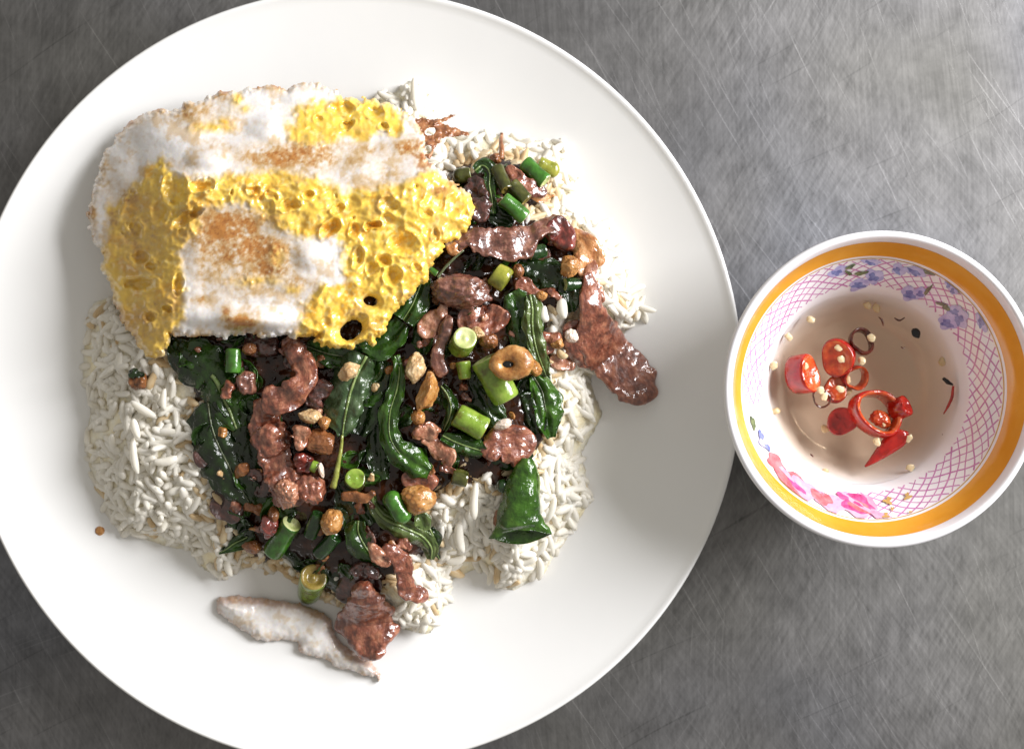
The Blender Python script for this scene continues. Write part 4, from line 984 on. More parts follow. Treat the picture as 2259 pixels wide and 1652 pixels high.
lf("black leaf patch beside the broad bottom slice", 'E', [(1240, 560, 60, 60), (1320, 650, 120, 110), (1400, 760, 110, 110), (1420, 850, 40, 40)], .4, "leaf_black", None, seed=20)
lf("small leaf with a bright frill pointing left at the lower rim", 'E', [(600, 260, 20, 20), (560, 320, 60, 50), (460, 370, 60, 55), (390, 420, 35, 30), (325, 455, 6, 6)], .5, "leaf_dark", "midrib_light", seed=21, ruffle=.25)
lf("narrow curled leaf with silvery edge at the top cluster", 'A', [(730, 340, 30, 30), (790, 300, 60, 50), (845, 350, 60, 40), (845, 460, 45, 40), (865, 570, 35, 35), (875, 680, 20, 20)], .95, "leaf_dark", "midrib_light", seed=22, droop=1.2, rib_r=.03, ruffle=.2)
lf("black leaf under the arching beef strip", 'A', [(1090, 1060, 60, 60), (1190, 1130, 120, 110), (1310, 1180, 120, 120), (1400, 1270, 60, 60)], .5, "leaf_black", None, seed=23)
lf("dark strip of leaf between rice and the long glossy slice", 'A', [(1440, 1210, 40, 40), (1480, 1310, 75, 65), (1500, 1410, 70, 60), (1510, 1480, 30, 30)], .6, "leaf_black", None, seed=24)
lf("dark green leaf tucked between the egg and the purple chunk", 'A', [(320, 1180, 40, 40), (270, 1310, 90, 90), (220, 1430, 110, 120), (150, 1540, 80, 80)], .95, "leaf_dark", "midrib_light", seed=25, rib_r=.03)
lf("black leaf in the shadow right of the egg's tip", 'A', [(840, 620, 40, 40), (900, 690, 90, 80), (990, 740, 70, 70), (1040, 770, 30, 30)], .65, "leaf_black", None, seed=26)
lf("dark leaf at the far left under the egg's corner", 'G', [(930, 390, 40, 40), (1010, 520, 110, 100), (1120, 640, 140, 140), (1260, 730, 120, 120)], .55, "leaf_black", None, seed=27)
lf("dark leaf between the lower beans and the bottom bean end", 'E', [(860, 320, 40, 40), (930, 420, 90, 80), (1000, 500, 90, 80), (1060, 560, 40, 40)], .4, "leaf_black", None, seed=28)
lf("dark leaf below the disc of bean", 'C', [(1280, 1210, 60, 60), (1380, 1330, 120, 120), (1480, 1420, 120, 110), (1560, 1530, 70, 70)], .4, "leaf_black", None, seed=29)
lf("black leaf behind the biggest bean", 'B', [(470, 960, 60, 60), (560, 1080, 120, 110), (640, 1240, 120, 110), (760, 1330, 60, 60)], .45, "leaf_black", None, seed=30)

# the large rolled leaf with a flared mouth
pts = Q('D', [(1490, 430, 130), (1480, 540, 220), (1450, 680, 300), (1425, 820, 350), (1415, 930, 375), (1425, 1020, 430), (1433, 1085, 515), (1436, 1120, 545)])
c = catmull(pts, 60)
zz = Hn(c[:, 0], c[:, 1]) * .35 + .65 * np.interp(np.linspace(0, 1, 60), [0, 1], [H1(*pts[0][:2]), H1(*pts[-1][:2])]) + np.interp(np.linspace(0, 1, 60), [0, .6, 1], [.75, .85, .75])
P_ = W(c[:, 0], c[:, 1], zz); t_, s_, u_ = frame(P_)
hw = c[:, 2] * SC * (CAMH - zz) / CAMH / 2
hh = np.interp(np.linspace(0, 1, 60), [0, .4, .8, .93, 1], [.3, .5, .5, .36, .26])
ang = np.linspace(0, 2 * np.pi, 48, endpoint=False)
s01 = np.linspace(0, 1, 60)
def roll_ring(inn):
    fl = (1 + .05 * np.sin(ang[None] * 5 + 1) * sstep(.75, 1, s01)[:, None] + .04 * np.sin(ang[None] * 3 + s01[:, None] * 5))
    a_ = hw[:, None] * np.cos(ang) * fl - inn * np.cos(ang) * .04; b_ = hh[:, None] * np.sin(ang) * fl - inn * np.sin(ang) * .04
    V = P_[:, None] + s_[:, None] * a_[..., None] + u_[:, None] * b_[..., None] + t_[:, None] * ((-.30 * np.sin(ang) + .06 * np.sin(ang * 3)) * sstep(.75, 1, s01)[:, None])[..., None]
    return V.reshape(-1, 3)
Vo, Vi = roll_ring(0), roll_ring(1)
Vo = Vo + .13 * fbm(Vo * 1.6, 91, 4)[:, None] * vnormals(Vo, tube_faces(60, 48)); Vi = Vi + (Vo - roll_ring(0))
fo = tube_faces(60, 48); N = len(Vo)
lip = [(59 * 48 + j, 59 * 48 + (j + 1) % 48, N + 59 * 48 + (j + 1) % 48, N + 59 * 48 + j) for j in range(48)]
cap = [tuple(range(48))]
ro = make("basil_leaf", np.vstack([Vo, Vi]), [q[::-1] for q in fo] + [tuple(np.array(q) + N) for q in fo] + lip + cap, M["leaf_green"], fib=np.vstack([Vo, Vi]))
tag(ro, "large rolled green leaf with a flared dark mouth at the lower right", "basil leaf", "basil leaves in the stir-fry")
ed = catmull(Q('D', [(1545, 450), (1590, 600), (1585, 760), (1580, 900), (1600, 1000)]), 24)
tube("midrib", W(ed[:, 0], ed[:, 1], np.interp(np.linspace(0, 1, 24), [0, 1], [zz[2], zz[-8]]) + .12), [.03, .05, .03], M["midrib_light"], ro, m=8)

# thin stalks
def stalk(label, crop, pts, r, lift, m, lifts=None, name="herb_stalk"):
    c = catmull(Q(crop, pts), 24)
    return tag(tube(name, W(c[:, 0], c[:, 1], zof(c, lift, lifts)), r, M[m], seed=len(label)), label, "stalk")
stalk("thin dark stalk crossing from under the egg's right edge", 'A', [(430, 1200), (490, 1120), (560, 1050), (640, 980)], [.05, .045, .03], 1.35, "midrib_dull")
stalk("thin translucent fried onion thread pointing up at the top", 'A', [(935, 250), (945, 180), (938, 110), (945, 40)], [.11, .09, .08, .06], .75, "crisp_brown", [0, .2, .3, .35], "fried_onion_thread")

# crumbs of mince, garlic and sauce, and limp leaf scraps, between the pieces
def mass(name, shapes, label):
    vs, fs, ms, off_, mats = [], [], [], 0, []
    for v_, f_, m_, fb in shapes:
        if m_ not in mats: mats.append(m_)
        vs.append(v_); fs += [tuple(int(j) + off_ for j in t) for t in f_]; ms += [mats.index(m_)] * len(f_); off_ += len(v_)
    o = make(name, np.vstack(vs), fs, mats[0], fib=np.vstack([s[3] for s in shapes]))
    for m_ in mats[1:]: o.data.materials.append(m_)
    o.data.polygons.foreach_set("material_index", ms)
    return tag(o, label, name.split("_")[-1], kind="stuff")
cg = np.random.default_rng(33)
def spot(margin=4, e=20):
    while True:
        x, y = cg.uniform(375, 1290), cg.uniform(350, 1310)
        if poly_sdf(np.array([x]), np.array([y]), SAUCE)[0] > margin and poly_sdf(np.array([x]), np.array([y]), EGG)[0] < e: return x, y
BIN = []
for i in range(80):
    x, y = spot(14, 30); a_ = cg.uniform(0, 6.28); L_ = cg.uniform(35, 75)
    dx, dy = math.cos(a_) * L_ / 2, math.sin(a_) * L_ / 2; bx, by = -dy * cg.uniform(-.3, .3), dx * cg.uniform(-.3, .3)
    hw_ = cg.uniform(12, 24)
    leaf([(x - dx, y - dy, 4, 4), (x - dx * .4 + bx, y - dy * .4 + by, hw_, hw_ * .9), (x + dx * .3 + bx, y + dy * .3 + by, hw_, hw_), (x + dx, y + dy, 3, 3)], cg.uniform(.30, .58), M[["leaf_black", "leaf_dark", "leaf_dark", "leaf_green"][i % 4]], None, seed=300 + i, ruffle=.35)
shapes, BIN = BIN, None
mass("wilted_leaf_scraps", shapes, "limp dark leaf scraps tangled under the stir-fry pieces")
BIN = []
for i in range(40):
    x, y = spot(30, 15); a_ = cg.uniform(0, 6.28); L_ = cg.uniform(25, 55); dx, dy = math.cos(a_) * L_ / 2, math.sin(a_) * L_ / 2
    w_ = cg.uniform(14, 30)
    strip("shred", [(x - dx, y - dy, w_ * .6), (x + cg.uniform(-8, 8), y + cg.uniform(-8, 8), w_), (x + dx, y + dy, w_ * .6)], cg.uniform(.25, .45), cg.uniform(.3, .55), M[["beef_red", "beef_dark", "beef_purple", "beef_red", "garlic_brown"][i % 5]], seed=400 + i, amp=.13)
shapes, BIN = BIN, None
mass("beef_shreds", shapes, "small sauced shreds of beef and garlic between the larger pieces")
BIN = []
for i in range(44):
    x, y = spot(24, 10)
    r_ = cg.uniform(3.5, 9)
    a_ = cg.uniform(0, 6.28); dx, dy = math.cos(a_) * r_ * 1.5, math.sin(a_) * r_ * 1.5
    strip("crumb", [(x - dx, y - dy, r_ * 1.5), (x + cg.uniform(-3, 3), y + cg.uniform(-3, 3), r_ * 2.1), (x + dx, y + dy, r_ * 1.3)], .3, cg.uniform(.4, .7), M[["beef_red", "garlic_brown", "beef_purple", "garlic_orange", "beef_pink", "garlic_cream"][i % 6]], seed=500 + i, amp=.12, ragged=1, sq=2.4)
shapes, BIN = BIN, None
mass("stir_fry_crumbs", shapes, "crumbs of minced beef and garlic scattered over the stir-fry")
# ------------------------------------------------------------------ rice
def grain_mesh(L, w, bend, seed, segs=8):
    n = 9
    t = np.linspace(-1, 1, n)
    prof = np.clip(1 - np.abs(t) ** 4.2, 0, 1) ** .5 * (1 + .10 * np.sin(t * 2.5 + seed)); prof[0] = prof[-1] = .42
    a = np.linspace(0, 2 * np.pi, segs, endpoint=False)
    x = t * L / 2
    V = np.stack([np.repeat(x, segs), (prof[:, None] * w / 2 * np.cos(a) * 1.12).ravel() + np.repeat(bend * (t ** 2 - .3), segs), (prof[:, None] * w / 2 * np.sin(a) * .92).ravel()], 1)
    V = V + .012 * noise3(V * 7 + seed * 3.1, seed)[:, None]
    f = [q[::-1] for q in tube_faces(n, segs)] + [tuple(range(segs)), tuple(range((n - 1) * segs, n * segs))[::-1]]
    return V, f
GRAINS = [grain_mesh(L, w, b, s) for s, (L, w, b) in enumerate([(.84, .255, .05), (.96, .24, .07), (.76, .265, .03), (1.04, .235, .09), (.64, .27, .0), (.88, .25, -.06)])]
rice_me = []
for k, (V, f) in enumerate(GRAINS):
    me = bpy.data.meshes.new("rice_grain"); me.from_pydata((V * .01).tolist(), [], [list(q) for q in f])
    me.polygons.foreach_set("use_smooth", np.ones(len(f), bool)); me.materials.append(M["rice"]); me.update(); rice_me.append(me)
tint_me = []
for me in rice_me:
    c_ = me.copy(); c_.materials[0] = M["rice_tinted"]; tint_me.append(c_)

def rot(yaw, pitch, roll):
    cy, sy_, cp, sp, cr, sr = math.cos(yaw), math.sin(yaw), math.cos(pitch), math.sin(pitch), math.cos(roll), math.sin(roll)
    Rz = np.array([[cy, -sy_, 0], [sy_, cy, 0], [0, 0, 1]]); Ry = np.array([[cp, 0, sp], [0, 1, 0], [-sp, 0, cp]]); Rx = np.array([[1, 0, 0], [0, cr, -sr], [0, sr, cr]])
    return Rz @ Ry @ Rx

g = np.random.default_rng(11)
# pale sticky mass that carries the loose grains
fx, fy, fd, fz, ff = grid_solid(RICE, 7, lambda x, y, d: Hn(x, y) - .02 * np.clip(d / 14, 0, 1) + .07 * noise2(x, y, 12, 95, 3), .3, edge_noise=6, en_scale=18, seed=94)
fv, a, b, w = solid_from_grid(fx, fy, fz, plate_z(fx, fy) + .01, ff)
allv, allf, allm = [fv], list(a + b + w), [2] * len(a + b + w)
off = len(fv)
NG = 7000
gx = g.uniform(150, 1460, NG); gy = g.uniform(160, 1410, NG)
sd_r = poly_sdf(gx, gy, RICE) + 5 * noise2(gx, gy, 20, 96, 2)
sd_e = poly_sdf(gx, gy, EGG); sd_s = poly_sdf(gx, gy, SAUCE)
keep = (sd_r > 5) & (sd_e < 45) & (sd_s < 34)
gx, gy, sd_r, sd_e, sd_s = gx[keep], gy[keep], sd_r[keep], sd_e[keep], sd_s[keep]
lay = g.uniform(0, 1, len(gx))
gz = Hn(gx, gy) + (-.14 + .26 * lay)
sx_, sy2 = Hn(gx + 6, gy) - Hn(gx - 6, gy), Hn(gx, gy + 6) - Hn(gx, gy - 6)
yaw = g.uniform(0, 2 * np.pi, len(gx)); pit = g.normal(0, .30, len(gx)); rol = g.uniform(0, 6.28, len(gx))
# lean the grains with the slope of the mound
kk = 12 * SC
slope = np.arctan2(-(sx_ * np.cos(yaw) - sy2 * np.sin(yaw)), kk); pit = pit + np.clip(slope, -1.0, 1.0) * .85
tinted = (sd_s > -16 - 12 * g.uniform(0, 1, len(gx))) & (g.uniform(0, 1, len(gx)) < .6) | (g.uniform(0, 1, len(gx)) < .03)
var = g.integers(0, len(GRAINS), len(gx))
vis = (sd_e < -2) & (sd_s < -2)
order = np.argsort(-(lay + .12 * g.uniform(0, 1, len(gx)) + np.where(vis, 0, -5) + .15 * np.clip(sd_r / 60, 0, 1)))
single = set(order[:285].tolist())
WHERE = ["beyond the egg's upper right edge", "around the top cluster of beans", "outside the long glossy beef slice", "right of the rolled leaf", "between the rolled leaf and the hooked beef strip", "at the bottom left below the dark leaves", "left of the dark leaves below the egg"]

for i in range(len(gx)):
    R = rot(yaw[i], pit[i], rol[i]); p = W(gx[i], gy[i], gz[i])
    if i in single:
        o = bpy.data.objects.new("rice_grain", (tint_me if tinted[i] else rice_me)[var[i]]); col.objects.link(o)
        o.location = p * .01; o.rotation_euler = (rol[i], pit[i], yaw[i])
        X_, Y_ = gx[i], gy[i]
        k = 0 if Y_ < 300 and X_ < 960 else 1 if Y_ < 480 and X_ > 900 else 2 if X_ > 1180 and Y_ < 860 else 3 if X_ > 1150 else 4 if X_ > 860 else 5 if Y_ > 1140 else 6
        tag(o, "cooked white rice grain lying loose " + WHERE[k], "rice grain", "loose rice grains " + WHERE[k])
    else:
        V, f = GRAINS[var[i]]
        allv.append(V @ R.T + p); allf += [tuple(j + off for j in q) for q in f]; allm += [1 if tinted[i] else 0] * len(f); off += len(V)
rice = make("rice", np.vstack(allv), allf, M["rice"])
rice.data.materials.append(M["rice_tinted"]); rice.data.materials.append(M["rice_paste"]); rice.data.polygons.foreach_set("material_index", allm)
tag(rice, "mound of cooked white rice under the egg and the stir-fry", "rice", kind="stuff")

def grain(label, crop, a, b, up=.35, w=.95, tin=False, pitch=0.0, zabs=None):
    (ax, ay), (bx, by) = Q(crop, [a])[0], Q(crop, [b])[0]
    mx, my = (ax + bx) / 2, (ay + by) / 2
    z = H1(mx, my) + up if zabs is None else zabs
    A, B = W(ax, ay, z), W(bx, by, z); L = np.linalg.norm(B - A)
    o = bpy.data.objects.new("rice_grain", (tint_me if tin else rice_me)[len(label) % 3]); col.objects.link(o)
    base_l = [.84, .96, .76][len(label) % 3]
    o.location = (A + B) / 2 * .01; o.rotation_euler = (.4, pitch, math.atan2(B[1] - A[1], B[0] - A[0])); o.scale = (L / base_l, w, w)
    return tag(o, label, "rice grain", "stray rice grains set apart")
grain("white rice grain standing out beyond the egg's upper right edge", 'V', (912, 174), (917, 245), .3, 1.04)
grain("short rice grain in front of the one beyond the egg's upper right edge", 'V', (832, 206), (884, 226), .35, 0.96)
grain("rice grain pointing out toward the bowl from the mound's right side", 'V', (1392, 668), (1446, 689), .35, 0.80)
grain("slanting rice grain on the right rim above the one pointing to the bowl", 'A', (1830, 1010), (1925, 925), .3, 0.96)
grain("bright upright rice grain below the pipped bean end", 'D', (1032, 648), (1012, 968), .5, 1.08)
grain("broad bright rice grain left of the rolled leaf's mouth", 'D', (880, 985), (905, 1260), .45, 1.28)
grain("rice grain leaning against the broad bright grain", 'D', (830, 1080), (850, 1230), .35, 0.96)
grain("rice grain lying across below the broad bright grain", 'D', (770, 1350), (950, 1310), .35, 1.04)
grain("small upright rice grain left of the one below the pipped bean end", 'D', (770, 870), (765, 1000), .35, 0.88)
grain("long white rice grain in the middle of the left rice", 'G', (600, 1270), (640, 1580), .45, 1.00)
grain("short bright rice grain above the long one in the left rice", 'G', (605, 1100), (655, 1270), .55, 0.96)
grain("rice grain slanting below the brown nub in the left rice", 'G', (590, 950), (820, 1090), .4, 0.96)
grain("upright rice grain right of the brown nub in the left rice", 'G', (880, 830), (875, 1020), .35, 0.88)
grain("rice grain lying sideways at the lower left of the rice", 'G', (790, 1490), (1000, 1450), .35, 1.12)
grain("pointed rice grain hanging at the bottom left rim of the rice", 'E', (395, 470), (425, 645), .35, 0.96)
grain("rice grain slanting at the bottom left rim of the rice", 'E', (230, 545), (360, 655), .3, 0.96)
grain("oval rice grain in the gap by the narrow green leaf", 'A', (1272, 1430), (1290, 1560), .65, 1.20)
grain("bright rice grain beside the dark strip of leaf", 'A', (1420, 1370), (1440, 1530), .7, 1.20)
grain("rice grain flecked with sauce left of the long glossy beef slice", 'B', (1180, 760), (1260, 820), .5, 0.96, True)
grain("small rice grain below the smear left of the long slice", 'B', (1180, 1010), (1290, 1050), .45, 1.04)

tag(blob("crumb", 220, 1171, 11, 10, .09, 0, 0, M["garlic_orange"], seed=99, z=float(plate_z(220, 1171)) + .06), "tiny orange crumb alone on the plate at lower left", "crumb")

# ------------------------------------------------------------------ sauce bowl
bc = W(1948, 859, 5.0)
IN = catmull([(0.01, .7), (2.0, .72), (2.6, .98), (3.0, 1.55), (3.33, 2.28), (3.56, 2.68), (4.0, 3.22), (4.44, 3.75), (4.72, 4.22), (4.93, 4.78), (5.0, 4.93)], 120)
def bowl_z(r): return np.interp(r, IN[:, 0], IN[:, 1])
prof = [(0, .7)] + [tuple(q) for q in IN[1:]] + [(5.04, 4.985), (5.10, 5.0), (5.16, 4.985), (5.22, 4.93), (5.235, 4.85), (5.2, 4.74), (5.08, 4.5), (4.8, 3.9), (4.35, 2.9), (3.8, 1.8), (3.3, 1.0), (2.95, .6), (2.8, .45), (2.78, .05), (2.72, 0), (2.6, .02), (2.55, .3), (0, .3)]
v, f = revolve(prof, 160)
bowl = empty("sauce_bowl", (bc[0], bc[1], 0))
make("bowl_body", v + [bc[0], bc[1], 0], f, M["melamine_white"], bowl)
tag(bowl, "small round white melamine bowl with orange band and pink lattice print", "bowl")
def on_bowl(r, th, up=.01):
    r = np.asarray(r, float); th = np.asarray(th, float)
    e = .02; sl = (bowl_z(r + e) - bowl_z(r - e)) / (2 * e); nn = np.sqrt(1 + sl * sl)
    rr = r - up * sl / nn
    return np.stack([bc[0] + rr * np.cos(th), bc[1] + rr * np.sin(th), bowl_z(r) + up / nn], -1)
def ring_sheet(name, r0, r1, m, up=.006, n=14, segs=160, wav=0.0):
    rs = np.linspace(r0, r1, n); th = np.linspace(0, 2 * np.pi, segs, endpoint=False)
    V = on_bowl(rs[:, None] + 0 * th[None], th[None] + 0 * rs[:, None], up).reshape(-1, 3)
    return make(name, V, tube_faces(n, segs), m, bowl)
ring_sheet("orange_band", 4.49, 4.885, M["band_orange"])
ring_sheet("orange_line", 4.405, 4.432, M["print_gold"], n=3)
def v2bowl(vx, vy):
    z = 3.2
    for _ in range(8):
        p = W(vx, vy, z); r = math.hypot(p[0] - bc[0], p[1] - bc[1]); z = float(bowl_z(r))
    return r, math.atan2(p[1] - bc[1], p[0] - bc[0])
# lattice: two families of slanting lines, left out where the roses are
LV, LF = [], []
RA, RB, NL = 3.58, 4.38, 54
span = .44
for fam in (1, -1):
    for i in range(NL):
        th0 = 2 * math.pi * i / NL
        t = np.linspace(0, 1, 26)
        r = RA + (RB - RA) * t; th = th0 + fam * span * (t - .5) + .012 * np.sin(t * 9 + i)
        okk = [not (math.radians(188) < (q % (2 * math.pi)) < math.radians(262)) for q in th]
        wd = .017 * (1 + .25 * math.sin(i * 2.3))
        for a_, b_ in ((0, 0),):
            base_i = len(LV)
            dirth = fam * span; dr = (RB - RA)
            nr_, nt_ = -dirth * 4.0, dr; nn = math.hypot(nr_, nt_); nr_, nt_ = nr_ / nn, nt_ / nn
            A_ = on_bowl(r + nr_ * wd, th + nt_ * wd / r, .006 + .001 * fam); B_ = on_bowl(r - nr_ * wd, th - nt_ * wd / r, .006 + .001 * fam)
            LV += [*A_, *B_]
            for j in range(25):
                if okk[j] and okk[j + 1]: LF.append((base_i + j, base_i + j + 1, base_i + 26 + j + 1, base_i + 26 + j) if fam < 0 else (base_i + 26 + j, base_i + 26 + j + 1, base_i + j + 1, base_i + j))
make("lattice_print", np.array(LV), LF, M["print_magenta"], bowl)
npr = [0]
def patch(name, vx, vy, rx, ry, ang, m, wob=.22, seed=0, up=None):
    """a flat printed patch on the bowl's inside; centre and radii in photo units"""
    npr[0] += 1
    up = .009 + .0007 * npr[0] if up is None else up
    n, rings = 26, 5
    V, F_ = [], []
    c, s = math.cos(math.radians(ang)), math.sin(math.radians(ang))
    r0, t0 = v2bowl(vx, vy)
    pts = [(vx, vy)]
    for k in range(1, rings + 1):
        for j in range(n):
            a_ = 2 * math.pi * j / n
            q = (k / rings) * (1 + wob * math.sin(a_ * 3 + seed) * .6 + wob * math.sin(a_ * 5 + seed * 2.1) * .5)
            u, w_ = rx * q * math.cos(a_), ry * q * math.sin(a_)
            pts.append((vx + u * c - w_ * s, vy + u * s + w_ * c))
    for p in pts:
        r, th = v2bowl(*p); V.append(on_bowl(min(r, 4.40), th, up))
    for j in range(n):
        q = (j + 1) % n
        F_.append((0, 1 + q, 1 + j))
        for k in range(1, rings):
            F_.append((1 + (k - 1) * n + j, 1 + (k - 1) * n + q, 1 + k * n + q, 1 + k * n + j))
    return make(name, np.array(V), F_, m, bowl)
def FP(name, u, v_, rx, ry, ang, m, **k):
    x, y = Q('F', [(u, v_)])[0]
    return patch(name, x, y, rx * .4614, ry * .4614, ang, M[m], seed=(u * 7 + v_) % 6, **k)
for (u, v_, rx, ry, an) in [(640, 258, 48, 22, -25), (745, 318, 55, 26, -18), (815, 280, 44, 34, 10), (800, 212, 48, 14, 5), (930, 248, 34, 26, 40), (1010, 255, 60, 22, 12), (990, 362, 50, 34, 8), (1040, 358, 30, 26, -30), (1180, 318, 34, 24, 40), (1170, 500, 52, 34, 10), (1225, 480, 46, 40, 60), (1205, 445, 40, 26, 0), (1335, 492, 30, 48, -15), (1195, 345, 26, 18, 60)]:
    FP("blue_flower_print", u, v_, rx, ry, an, "print_lilac")
    FP("blue_flower_print", u - 6, v_ + 5, rx * .55, ry * .55, an + 15, "print_blue", wob=.35)
for (u, v_, rx, ry, an) in [(752, 264, 34, 9, -10), (700, 233, 26, 8, -25), (1072, 345, 30, 9, -50), (1078, 262, 32, 9, 20), (1158, 428, 22, 12, 40), (1225, 350, 24, 8, 50), (1130, 410, 22, 7, 10), (232, 982, 10, 34, -15), (690, 262, 20, 8, 30)]:
    FP("green_leaf_print", u, v_, rx, ry, an, "print_green")
for (u, v_, rx, ry, an, m) in [(345, 1175, 62, 26, 52, "print_salmon"), (420, 1265, 95, 42, 40, "print_salmon"), (480, 1300, 80, 36, 38, "print_pink"), (600, 1360, 90, 38, 26, "print_pink"), (560, 1340, 60, 26, 30, "print_salmon"), (735, 1375, 95, 56, 20, "print_pink"), (735, 1372, 80, 44, 22, "print_rose"), (840, 1425, 55, 18, 20, "print_pink"),
                               (745, 1385, 56, 22, 24, "print_salmon"), (715, 1358, 52, 9, 30, "print_pink"), (770, 1395, 50, 8, 26, "print_pink"), (735, 1372, 26, 7, 30, "print_rose"), (660, 1335, 34, 12, 30, "print_rose"), (440, 1285, 60, 10, 42, "print_rose"), (390, 1225, 50, 8, 48, "print_pink"), (285, 1070, 22, 42, -32, "print_lilac"), (268, 1040, 9, 26, -20, "print_blue"), (300, 1100, 8, 22, -40, "print_blue")]:
    FP("rose_print", u, v_, rx, ry, an, m)
for (u, v_, r) in [(880, 1357, 17), (975, 1336, 15), (990, 1422, 14), (870, 1428, 13), (900, 1395, 8)]:
    FP("gold_star_print", u, v_, r, r, 0, "print_gold", wob=.6)

# ------------------------------------------------------------------ the fish sauce
LZ = 2.30
fs_m, nt, b = new_mat("fish_sauce")
tr = node(nt, "ShaderNodeBsdfTransparent"); gl = node(nt, "ShaderNodeBsdfGlossy", {"Roughness": .03})
fr = node(nt, "ShaderNodeFresnel", {"IOR": 1.33})
tcn = node(nt, "ShaderNodeTexCoord").outputs["Object"]
nzf = node(nt, "ShaderNodeTexNoise", {"Vector": tcn, "Scale": 60.0, "Detail": 2.0}); bpf = node(nt, "ShaderNodeBump", {"Height": nzf.outputs["Fac"], "Strength": .08, "Distance": .001})
nt.links.new(bpf.outputs[0], gl.inputs["Normal"]); nt.links.new(bpf.outputs[0], fr.inputs["Normal"])
geo = node(nt, "ShaderNodeNewGeometry")
inv = node(nt, "ShaderNodeMath", {0: 1.0, 1: geo.outputs["Backfacing"]}, operation='SUBTRACT')
frm = node(nt, "ShaderNodeMath", {0: fr.outputs[0], 1: inv.outputs[0]}, operation='MULTIPLY')
ms = node(nt, "ShaderNodeMixShader", {0: frm.outputs[0], 1: tr.outputs[0], 2: gl.outputs[0]})
out = nt.nodes["Material Output"]; nt.links.new(ms.outputs[0], out.inputs["Surface"])
va = node(nt, "ShaderNodeVolumeAbsorption", {"Color": (.84, .68, .46, 1), "Density": 44.0}); nt.links.new(va.outputs[0], out.inputs["Volume"])
nt.nodes.remove(b)
pr = [(0, .715)] + [(r, float(bowl_z(r)) + .012) for r in np.linspace(.2, 3.30, 30)] + [(3.335, 2.335), (3.30, 2.315), (3.2, LZ), (2.0, LZ), (0, LZ)]
v, f = revolve(pr, 120)
fs = make("fish_sauce", v + [bc[0], bc[1], 0], f, fs_m)
tag(fs, "thin brown translucent fish sauce filling the small bowl", "sauce")

# ------------------------------------------------------------------ chilli slices, seeds, flecks
def ring_slice(label, u, v_, rx, hgt, tilt, az, z, wall=.22, m="chilli_red", fm="chilli_flesh", filled=False, seed=0, sq=1.0, group="chilli slices in the sauce"):
    """a cut ring of chilli: short tube, axis leaning by tilt towards az"""
    x, y = Q('F', [(u, v_)])[0]; P0 = W(x, y, z); R = rx * .4614 * SC * (CAMH - z) / CAMH
    ax = np.array([math.sin(math.radians(tilt)) * math.cos(math.radians(az)), math.sin(math.radians(tilt)) * math.sin(math.radians(az)), math.cos(math.radians(tilt))])
    h = hgt
    def sh(q):
        th = np.arctan2(q[:, 1], q[:, 0]); w_ = 1 + .09 * np.sin(th * 2 + seed) + .05 * np.sin(th * 3 + 2 * seed)
        q = q.copy(); q[:, 0] *= w_; q[:, 1] *= w_ * sq; return q
    pr_ = [(R * (1 - wall), -h / 2), (R * .96, -h / 2), (R, -h * .36), (R * 1.01, 0), (R, h * .36), (R * .965, h / 2 - .01), (R * .92, h / 2)]
    if filled: pr_ = [(0, -h / 2)] + pr_
    v, f = revolve(pr_, 40)
    o = empty("chilli_slice", P0)
    make("skin", orient(sh(v), P0, ax), f, M[m], o)
    tag(o, label, "chilli", group)
    if filled: pf = [(R * .92, h / 2), (R * .8, h / 2 + .012), (R * .62, h / 2 - .02), (R * .4, h / 2 - .07), (0, h / 2 - .03)]
    else: pf = [(R * .92, h / 2), (R * .82, h / 2 - .02), (R * (1 - wall), h / 2 - .10), (R * (1 - wall * 1.15), 0), (R * (1 - wall), -h / 2)]
    v, f = revolve(pf, 40)
    make("cut_face", orient(sh(v) + .03 * noise3(v * 9 + seed, seed)[:, None], P0, ax), f, M[fm], o)
    return o
ring_slice("solid red chilli slice at the left with a seedy orange face", 470, 752, 88, .75, 42, 10, LZ - .02, filled=True, seed=1, sq=.85)
o = ring_slice("upper red chilli ring with two seeds inside", 642, 668, 84, .55, 24, 200, LZ + .02, wall=.3, filled=True, seed=2)
ring_slice("brownish dark chilli ring behind the upper red ring", 752, 592, 62, .3, 20, 60, LZ - .1, m="chilli_dark", fm="chilli_dark", seed=3)
ring_slice("sunken chilli ring right of the upper red ring", 722, 765, 64, .35, 25, -30, LZ - .35, seed=4)
ring_slice("sunken orange-red chilli slice below the two upper slices", 625, 825, 60, .3, 15, 100, LZ - .35, filled=True, seed=5)
ring_slice("large open red chilli ring with an orange hollow", 822, 935, 128, .62, 22, 35, LZ + .10, wall=.2, seed=6, sq=.86)
ring_slice("sunken dark red chilli disc left of the large open ring", 662, 972, 70, .35, 12, 180, LZ - .25, filled=True, m="chilli_red", fm="chilli_red", seed=7)
ring_slice("small red chilli lump behind the right edge of the large open ring", 935, 912, 48, .6, 50, 30, LZ, filled=True, fm="chilli_red", seed=8)
c = catmull(Q('F', [(770, 1192, 8), (820, 1150, 44), (880, 1095, 82), (930, 1050, 95), (945, 1015, 70)]), 24)
P_ = W(c[:, 0], c[:, 1], LZ - .12 + .12 * np.linspace(0, 1, 24)); P_[:, 2] -= .05
tt, ssd, uu = frame(P_); ww = c[:, 2] * SC * .955 / 2; aa = np.linspace(0, 2 * np.pi, 20, endpoint=False)
V = (P_[:, None] + ssd[:, None] * (ww[:, None] * np.cos(aa))[..., None] + uu[:, None] * (ww[:, None] * .6 * np.sin(aa))[..., None]).reshape(-1, 3)
